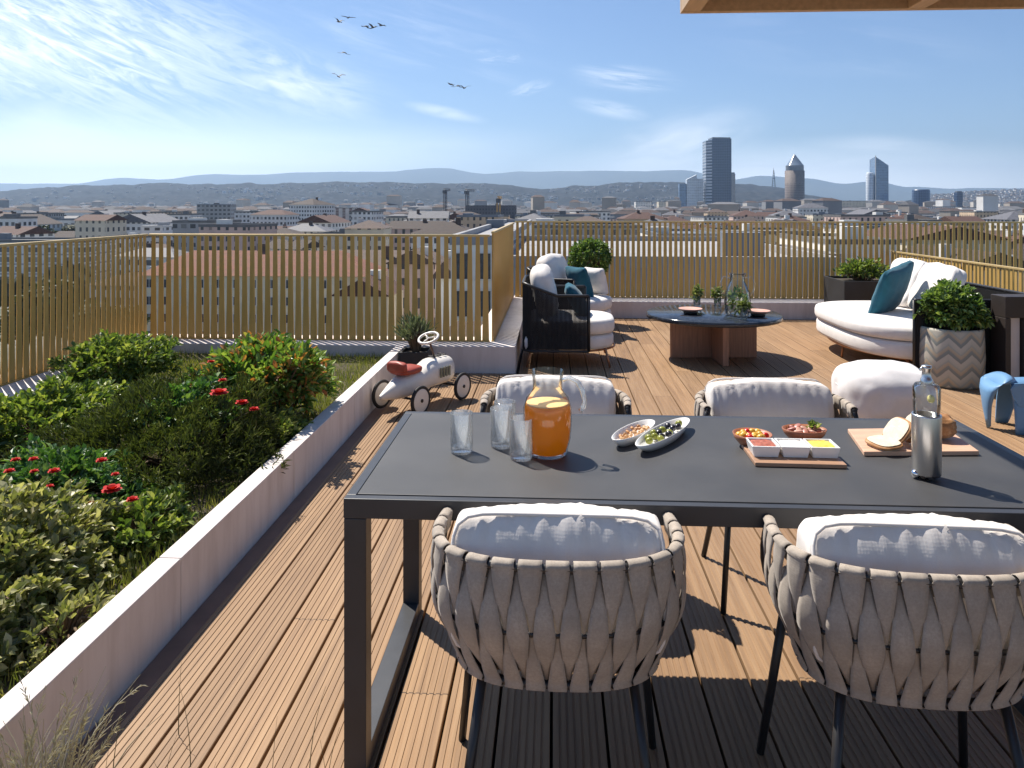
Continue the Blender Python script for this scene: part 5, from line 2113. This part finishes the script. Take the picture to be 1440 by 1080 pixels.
tom = pm('tomato_red', (.55, .025, .015), .2, .15, 30)
pep = pm('yellow_pepper', (.62, .36, .04), .35, .2, 40)
c = bowl('shallow clay bowl of red tomatoes behind the white snack tray', 1058, 628, .062)
scatter('cherry_tomato', ['small red cherry tomato in the clay bowl', 'yellow piece of pepper between tomatoes in the clay bowl'], 'vegetable', ['tomatoes in the clay bowl', 'pepper pieces in the clay bowl'], c, .062, .124, 0, 16, (.0115, .0115, .0105), [tom, pep], ZTAB + .032, 3, .7)
c = bowl('wider oval clay bowl of sliced meat garnished with herbs', 1131, 621, .052, 1.38)
ham = pm('cured_meat', (.42, .16, .12), .4, .3, 40)
scatter('meat_slice', 'rolled slice of cured meat in the oval clay bowl', 'food', 'meat slices in the oval bowl', c, .066, .10, 0, 13, (.016, .011, .006), [ham, pm('pale_meat', (.55, .30, .22), .4, .2, 40)], ZTAB + .034, 6, .6)
b = MB()
for k in range(40):
    o = Vector((c.x + .032 + random.gauss(0, .012), c.y + .012 + random.gauss(0, .009), ZTAB + .045))
    leaf(b, o, (rdir() + Vector((0, 0, .9))).normalized(), Vector((0, 0, 1)), .022, .012)
tag(b.build('herb_sprig', lf_green), 'green herb sprig garnishing the oval clay bowl', 'herb')

# white dishes on a wooden tray
board_m = pm('light_board', (.60, .38, .26), .5, .12, 4, (2, 16, 4))
tray_m = pm('brown_tray', (.36, .21, .13), .5, .15, 4, (2, 16, 4))
A, B, C = P(1063, 657, ZTAB), P(1189, 657, ZTAB), P(1052, 630, ZTAB)
t = thing('snack_tray', 'narrow wooden tray holding three square white dishes', 'tray', ((A.x + B.x) / 2, (A.y + C.y) / 2, ZTAB + .001), R(-1))
hw, hh = (B.x - A.x) / 2, (C.y - A.y) / 2
MB().box((-hw, -hh, 0), (hw, hh, .012)).build('board', tray_m, t, bevel=.002)
conts = [('brown red diced relish', pm('relish_red', (.36, .10, .06), .6, .4, 90)), ('white cream dip', pm('cream_dip', (.78, .74, .68), .5, .05, 20)), ('yellow mustard dip', pm('yellow_dip', (.74, .56, .08), .5, .1, 20))]
for k, (nm, m) in enumerate(conts):
    s = hw * 2 / 3.12
    x = (k - 1) * (s + .003)
    loc = (t.location.x + x, t.location.y, ZTAB + .0135)
    q = thing('square_dish', 'square white dish of %s on the wooden tray' % nm, 'dish', loc, R(-1))
    a, h, e = s / 2, .034, .006
    y = min(hh - .004, a * 1.05)
    b = MB()
    ins = .007
    vs = []
    for (aa, yy_, z) in ((a - ins, y - ins, 0), (a, y, h), (a - e, y - e, h), (a - e - ins * .6, y - e - ins * .6, .012)):
        vs += [(-aa, -yy_, z), (aa, -yy_, z), (aa, yy_, z), (-aa, yy_, z)]
    fs = [(3, 2, 1, 0), (12, 13, 14, 15)]
    for r_ in range(3):
        for j in range(4):
            fs.append((r_ * 4 + j, r_ * 4 + (j + 1) % 4, r_ * 4 + 4 + (j + 1) % 4, r_ * 4 + 4 + j))
    b.add(vs, fs)
    b.build('dish_body', porc, q, bevel=.0015)
    b = MB()
    b.rbox((0, 0, .026), (a - e - .003, y - e - .003, .006), 6, 14, fn=lambda q_, w: w + Vector((0, 0, .003 * noise.noise(w * 90))))
    b.build('filling', m, q)

# bread on its board
A, B, C, D = P(1215, 642, ZTAB), P(1377, 641, ZTAB), P(1192, 609, ZTAB), P(1330, 607, ZTAB)
t = thing('bread_board', 'pale wooden board carrying the sliced loaf', 'board', (0, 0, ZTAB + .001))
b = MB()
b.prism([(A.x, A.y), (B.x, B.y), (D.x, D.y), (C.x, C.y)], 0, .014)
b.build('board', board_m, t, bevel=.002)
MB().tube([((D.x * .93 + C.x * .07) - .0, D.y - .02, .0145), ((D.x * .93 + C.x * .07) + .012, D.y - .02, .0152)], .004, 6).build('hanging_hole', tray_m, t)
crust = NT('bread_crust')
cn = crust.noise(crust.coords(), 22, 6, .65)
crust.base(crust.ramp(cn, [(0.3, (0.22, 0.09, 0.03)), (0.55, (0.40, 0.20, 0.08)), (0.75, (0.62, 0.46, 0.30))]))
crust.set(Roughness=.75)
crust.bump(cn, .5, .006)
crumb = pm('bread_crumb', (.70, .60, .46), .85, .12, 60, bump=.6, bscale=160, bdist=.003)
lc = P(1306, 622, ZTAB)
t = thing('bread_loaf', 'crusty brown loaf with its cut face to the left', 'bread', (lc.x, lc.y + .01, ZTAB + .016), R(-14))


def lf(q, w):
    w = w + q * .006 * noise.noise(q * 3.1)
    if w.x < -.05:
        w.x = -.05
    return w


t.scale = (.86, .86, .86)
MB().rbox((.012, 0, .046), (.085, .058, .045), 2.6, 16, fn=lf).build('crust', crust.mat, t)
MB().rbox((-.0515, 0, .045), (.0012, .047, .037), 2.4, 12).build('crumb_face', crumb, t)
sl = [(1243, 635, -.01, R(8), R(4), R(20), 'bread slice lying flat at the left end of the board'),
      (1262, 630, .02, R(6), R(52), R(10), 'bread slice leaning against the flat slice'),
      (1281, 628, .03, R(4), R(64), R(-6), 'bread slice leaning against the cut loaf')]
for px, py, dz, rx, ry, rz, lb in sl:
    p = P(px, py, ZTAB)
    s = thing('bread_slice', lb, 'bread', (p.x, p.y, ZTAB + .0165), rz)
    s.rotation_euler = (rx * .3, -ry, rz)
    s.location.z = ZTAB + .024 + abs(math.sin(ry)) * .040
    MB().rbox((0, 0, 0), (.046, .052, .008), 3.0, 12).build('crust', crust.mat, s)
    MB().rbox((0, 0, .0078), (.040, .046, .0016), 3.0, 10).build('crumb_face', crumb, s)
    MB().rbox((0, 0, -.0078), (.040, .046, .0016), 3.0, 10).build('crumb_face', crumb, s)

# steel bottle with glass upper and pump
steel = NT('brushed_steel')
sv = steel.coords((1, 1, .02))
sn_ = steel.noise(sv, 260, 3)
steel.base((.62, .61, .60))
steel.set(Metallic=1.0)
steel.l(steel.math('MULTIPLY_ADD', sn_, .18, .22), steel.p.inputs['Roughness'])
steel = steel.mat
bp = P(1303, 672, ZTAB)
k = 1060 / bp.y
t = thing('steel_bottle', 'tall brushed steel and clear glass bottle standing near the right chair', 'bottle', (bp.x, bp.y, ZTAB + .0115))
rb_ = 18.2 / k
h1 = (672 - 590) / k
h2 = (672 - 548) / k
h3 = (672 - 524) / k
MB().lathe([(.001, 0), (rb_ * .95, 0), (rb_, .004), (rb_ * 1.02, h1 - .004), (rb_, h1), (rb_ * .9, h1), (rb_ * .9, h1 - .02), (.001, h1 - .02)], 40).build('steel_sleeve', steel, t)
MB().lathe([(rb_ * .86, h1 - .018), (rb_ * .88, h1 + .005), (rb_ * .93, h1 + .02), (rb_ * .95, h2 - .012), (rb_ * .80, h2 - .002), (rb_ * .4, h2), (rb_ * .4, h2 - .003), (rb_ * .78, h2 - .006), (rb_ * .91, h2 - .014), (rb_ * .89, h1 + .02), (rb_ * .84, h1 + .005), (rb_ * .82, h1 - .018)], 40).build('glass_upper', clear, t)
cap = MB().lathe([(rb_ * .42, h2 + .001), (rb_ * .42, h2 + .012), (rb_ * .34, h2 + .015), (rb_ * .30, h3 - .012), (rb_ * .36, h3 - .008), (rb_ * .34, h3), (.001, h3)], 24).build('stopper', steel, t)
MB().tube([(0, 0, h3 - .004), (-.012, -.004, h3 - .003), (-.022, -.006, h3 - .012)], .0035, 8).build('spout', steel, cap)
for a in range(3):
    MB().rbox((rb_ * .62 * math.cos(a * 2.1 + .4), rb_ * .62 * math.sin(a * 2.1 + .4), -.0055), (.007, .007, .0055), 2, 6).build('foot', black_m, t)
MB().rbox((rb_ * .32, -rb_ * .0, h2 - .045), (.010, .010, .012), 2, 8).build('lemon_chunk', pm('lemon_piece', (.75, .62, .22), .3, .1, 30), t)  # yellow lemon piece inside the glass upper, not ice
for dx, dy, nm, m in ((-.033, -.006, 'small chrome ball shaker at the foot of the steel bottle', chrome_m), (-.016, -.020, 'small dark ball shaker at the foot of the steel bottle', pm('dark_chrome', (.12, .11, .11), .15, .05, 8, Metallic=1.0))):
    s = thing('ball_shaker', nm, 'shaker', (bp.x + dx, bp.y + dy, ZTAB + .001))
    MB().rbox((0, 0, .0125), (.0125, .0125, .0125), 2, 12).build('ball', m, s)
    MB().lathe([(.001, .0245), (.004, .0245), (.0045, .0275), (.001, .029)], 12).build('cap', black_m, s)

# ------------------------------------------------------------------ things on the coffee table
ZC = .448


def cpos(px, py):
    return P(px, py, ZC)


q = cpos(1037, 443)
t = thing('lemonade_carafe', 'two handled glass carafe of water and green leaves on the marble table', 'carafe', (q.x, q.y, ZC))
pr_ = [(.001, 0), (.095, 0), (.112, .012), (.128, .12), (.118, .22), (.086, .30), (.072, .33), (.070, .37), (.084, .41)]
MB().lathe(pr_ + [(max(.001, r_ - .004), max(.008, z)) for r_, z in pr_[::-1]], 32).build('carafe_body', clear, t)
water = glassmat('carafe_water', (.93, .95, .85), 0, 1.33)
for s in (-1, 1):
    MB().tube([(s * .074, 0, .36), (s * .13, 0, .375), (s * .168, 0, .31), (s * .155, 0, .23), (s * .122, 0, .195)], .008, 8).build('handle', clear, t)
b = MB()
crown(b, (0, 0, .14), (.085, .085, .12), 44, 5, .045, .024, lf_green and .3, zmin=-.9, inner=.3)
b.build('mint_leaves', lf_green, t)
for i, (px, py, lb) in enumerate(((980, 431, 'leftmost small glass with a green sprig on the marble table'), (1009, 433, 'middle small glass with a green sprig on the marble table'), (1046, 449, 'small glass with a green sprig in front of the carafe'))):
    q = cpos(px, py)
    t = thing('sprig_glass', lb, 'glass', (q.x, q.y, ZC), 0, 'small glasses with sprigs')
    MB().lathe([(.001, 0), (.032, 0), (.036, .006), (.038, .11), (.036, .11), (.033, .012), (.001, .010)], 24).build('glass_body', clear, t)
    b = MB()
    crown(b, (0, 0, .13), (.045, .045, .075), 26, 5, .045, .022, .3, zmin=-.6, inner=.3, seed=i * 3.0)
    b.build('sprig', leafmat('pale_sprig_leaf', [(0, (.07, .10, .03)), (.6, (.16, .20, .07)), (1, (.34, .34, .18))], .3) if i == 0 else bpy.data.materials['pale_sprig_leaf'], t)
pink = pm('pink_clay', (.60, .34, .27), .6, .08, 10)
for px, py, lb in ((971, 441, 'left shallow pink clay saucer on a dark foot'), (1066, 444, 'right shallow pink clay saucer on a dark foot')):
    q = cpos(px, py)
    t = thing('clay_saucer', lb, 'saucer', (q.x, q.y, ZC))
    MB().lathe([(.001, 0), (.065, 0), (.075, .03), (.001, .03)], 28).build('foot', black_m, t)
    MB().lathe([(.001, .031), (.08, .031), (.118, .052), (.113, .054), (.08, .037), (.001, .036)], 32).build('plate', pink, t)

# ------------------------------------------------------------------ output
scene.view_settings.view_transform = 'Standard'
scene.view_settings.look = 'None'
scene.view_settings.exposure = 0.68
scene.view_settings.gamma = 1.0
scene.render.engine = 'CYCLES'
scene.cycles.use_denoising = True
scene.cycles.max_bounces = 10
scene.cycles.transparent_max_bounces = 12
scene.cycles.transmission_bounces = 8
scene.cycles.volume_bounces = 0
scene.cycles.sample_clamp_indirect = 8
bpy.context.view_layer.update()
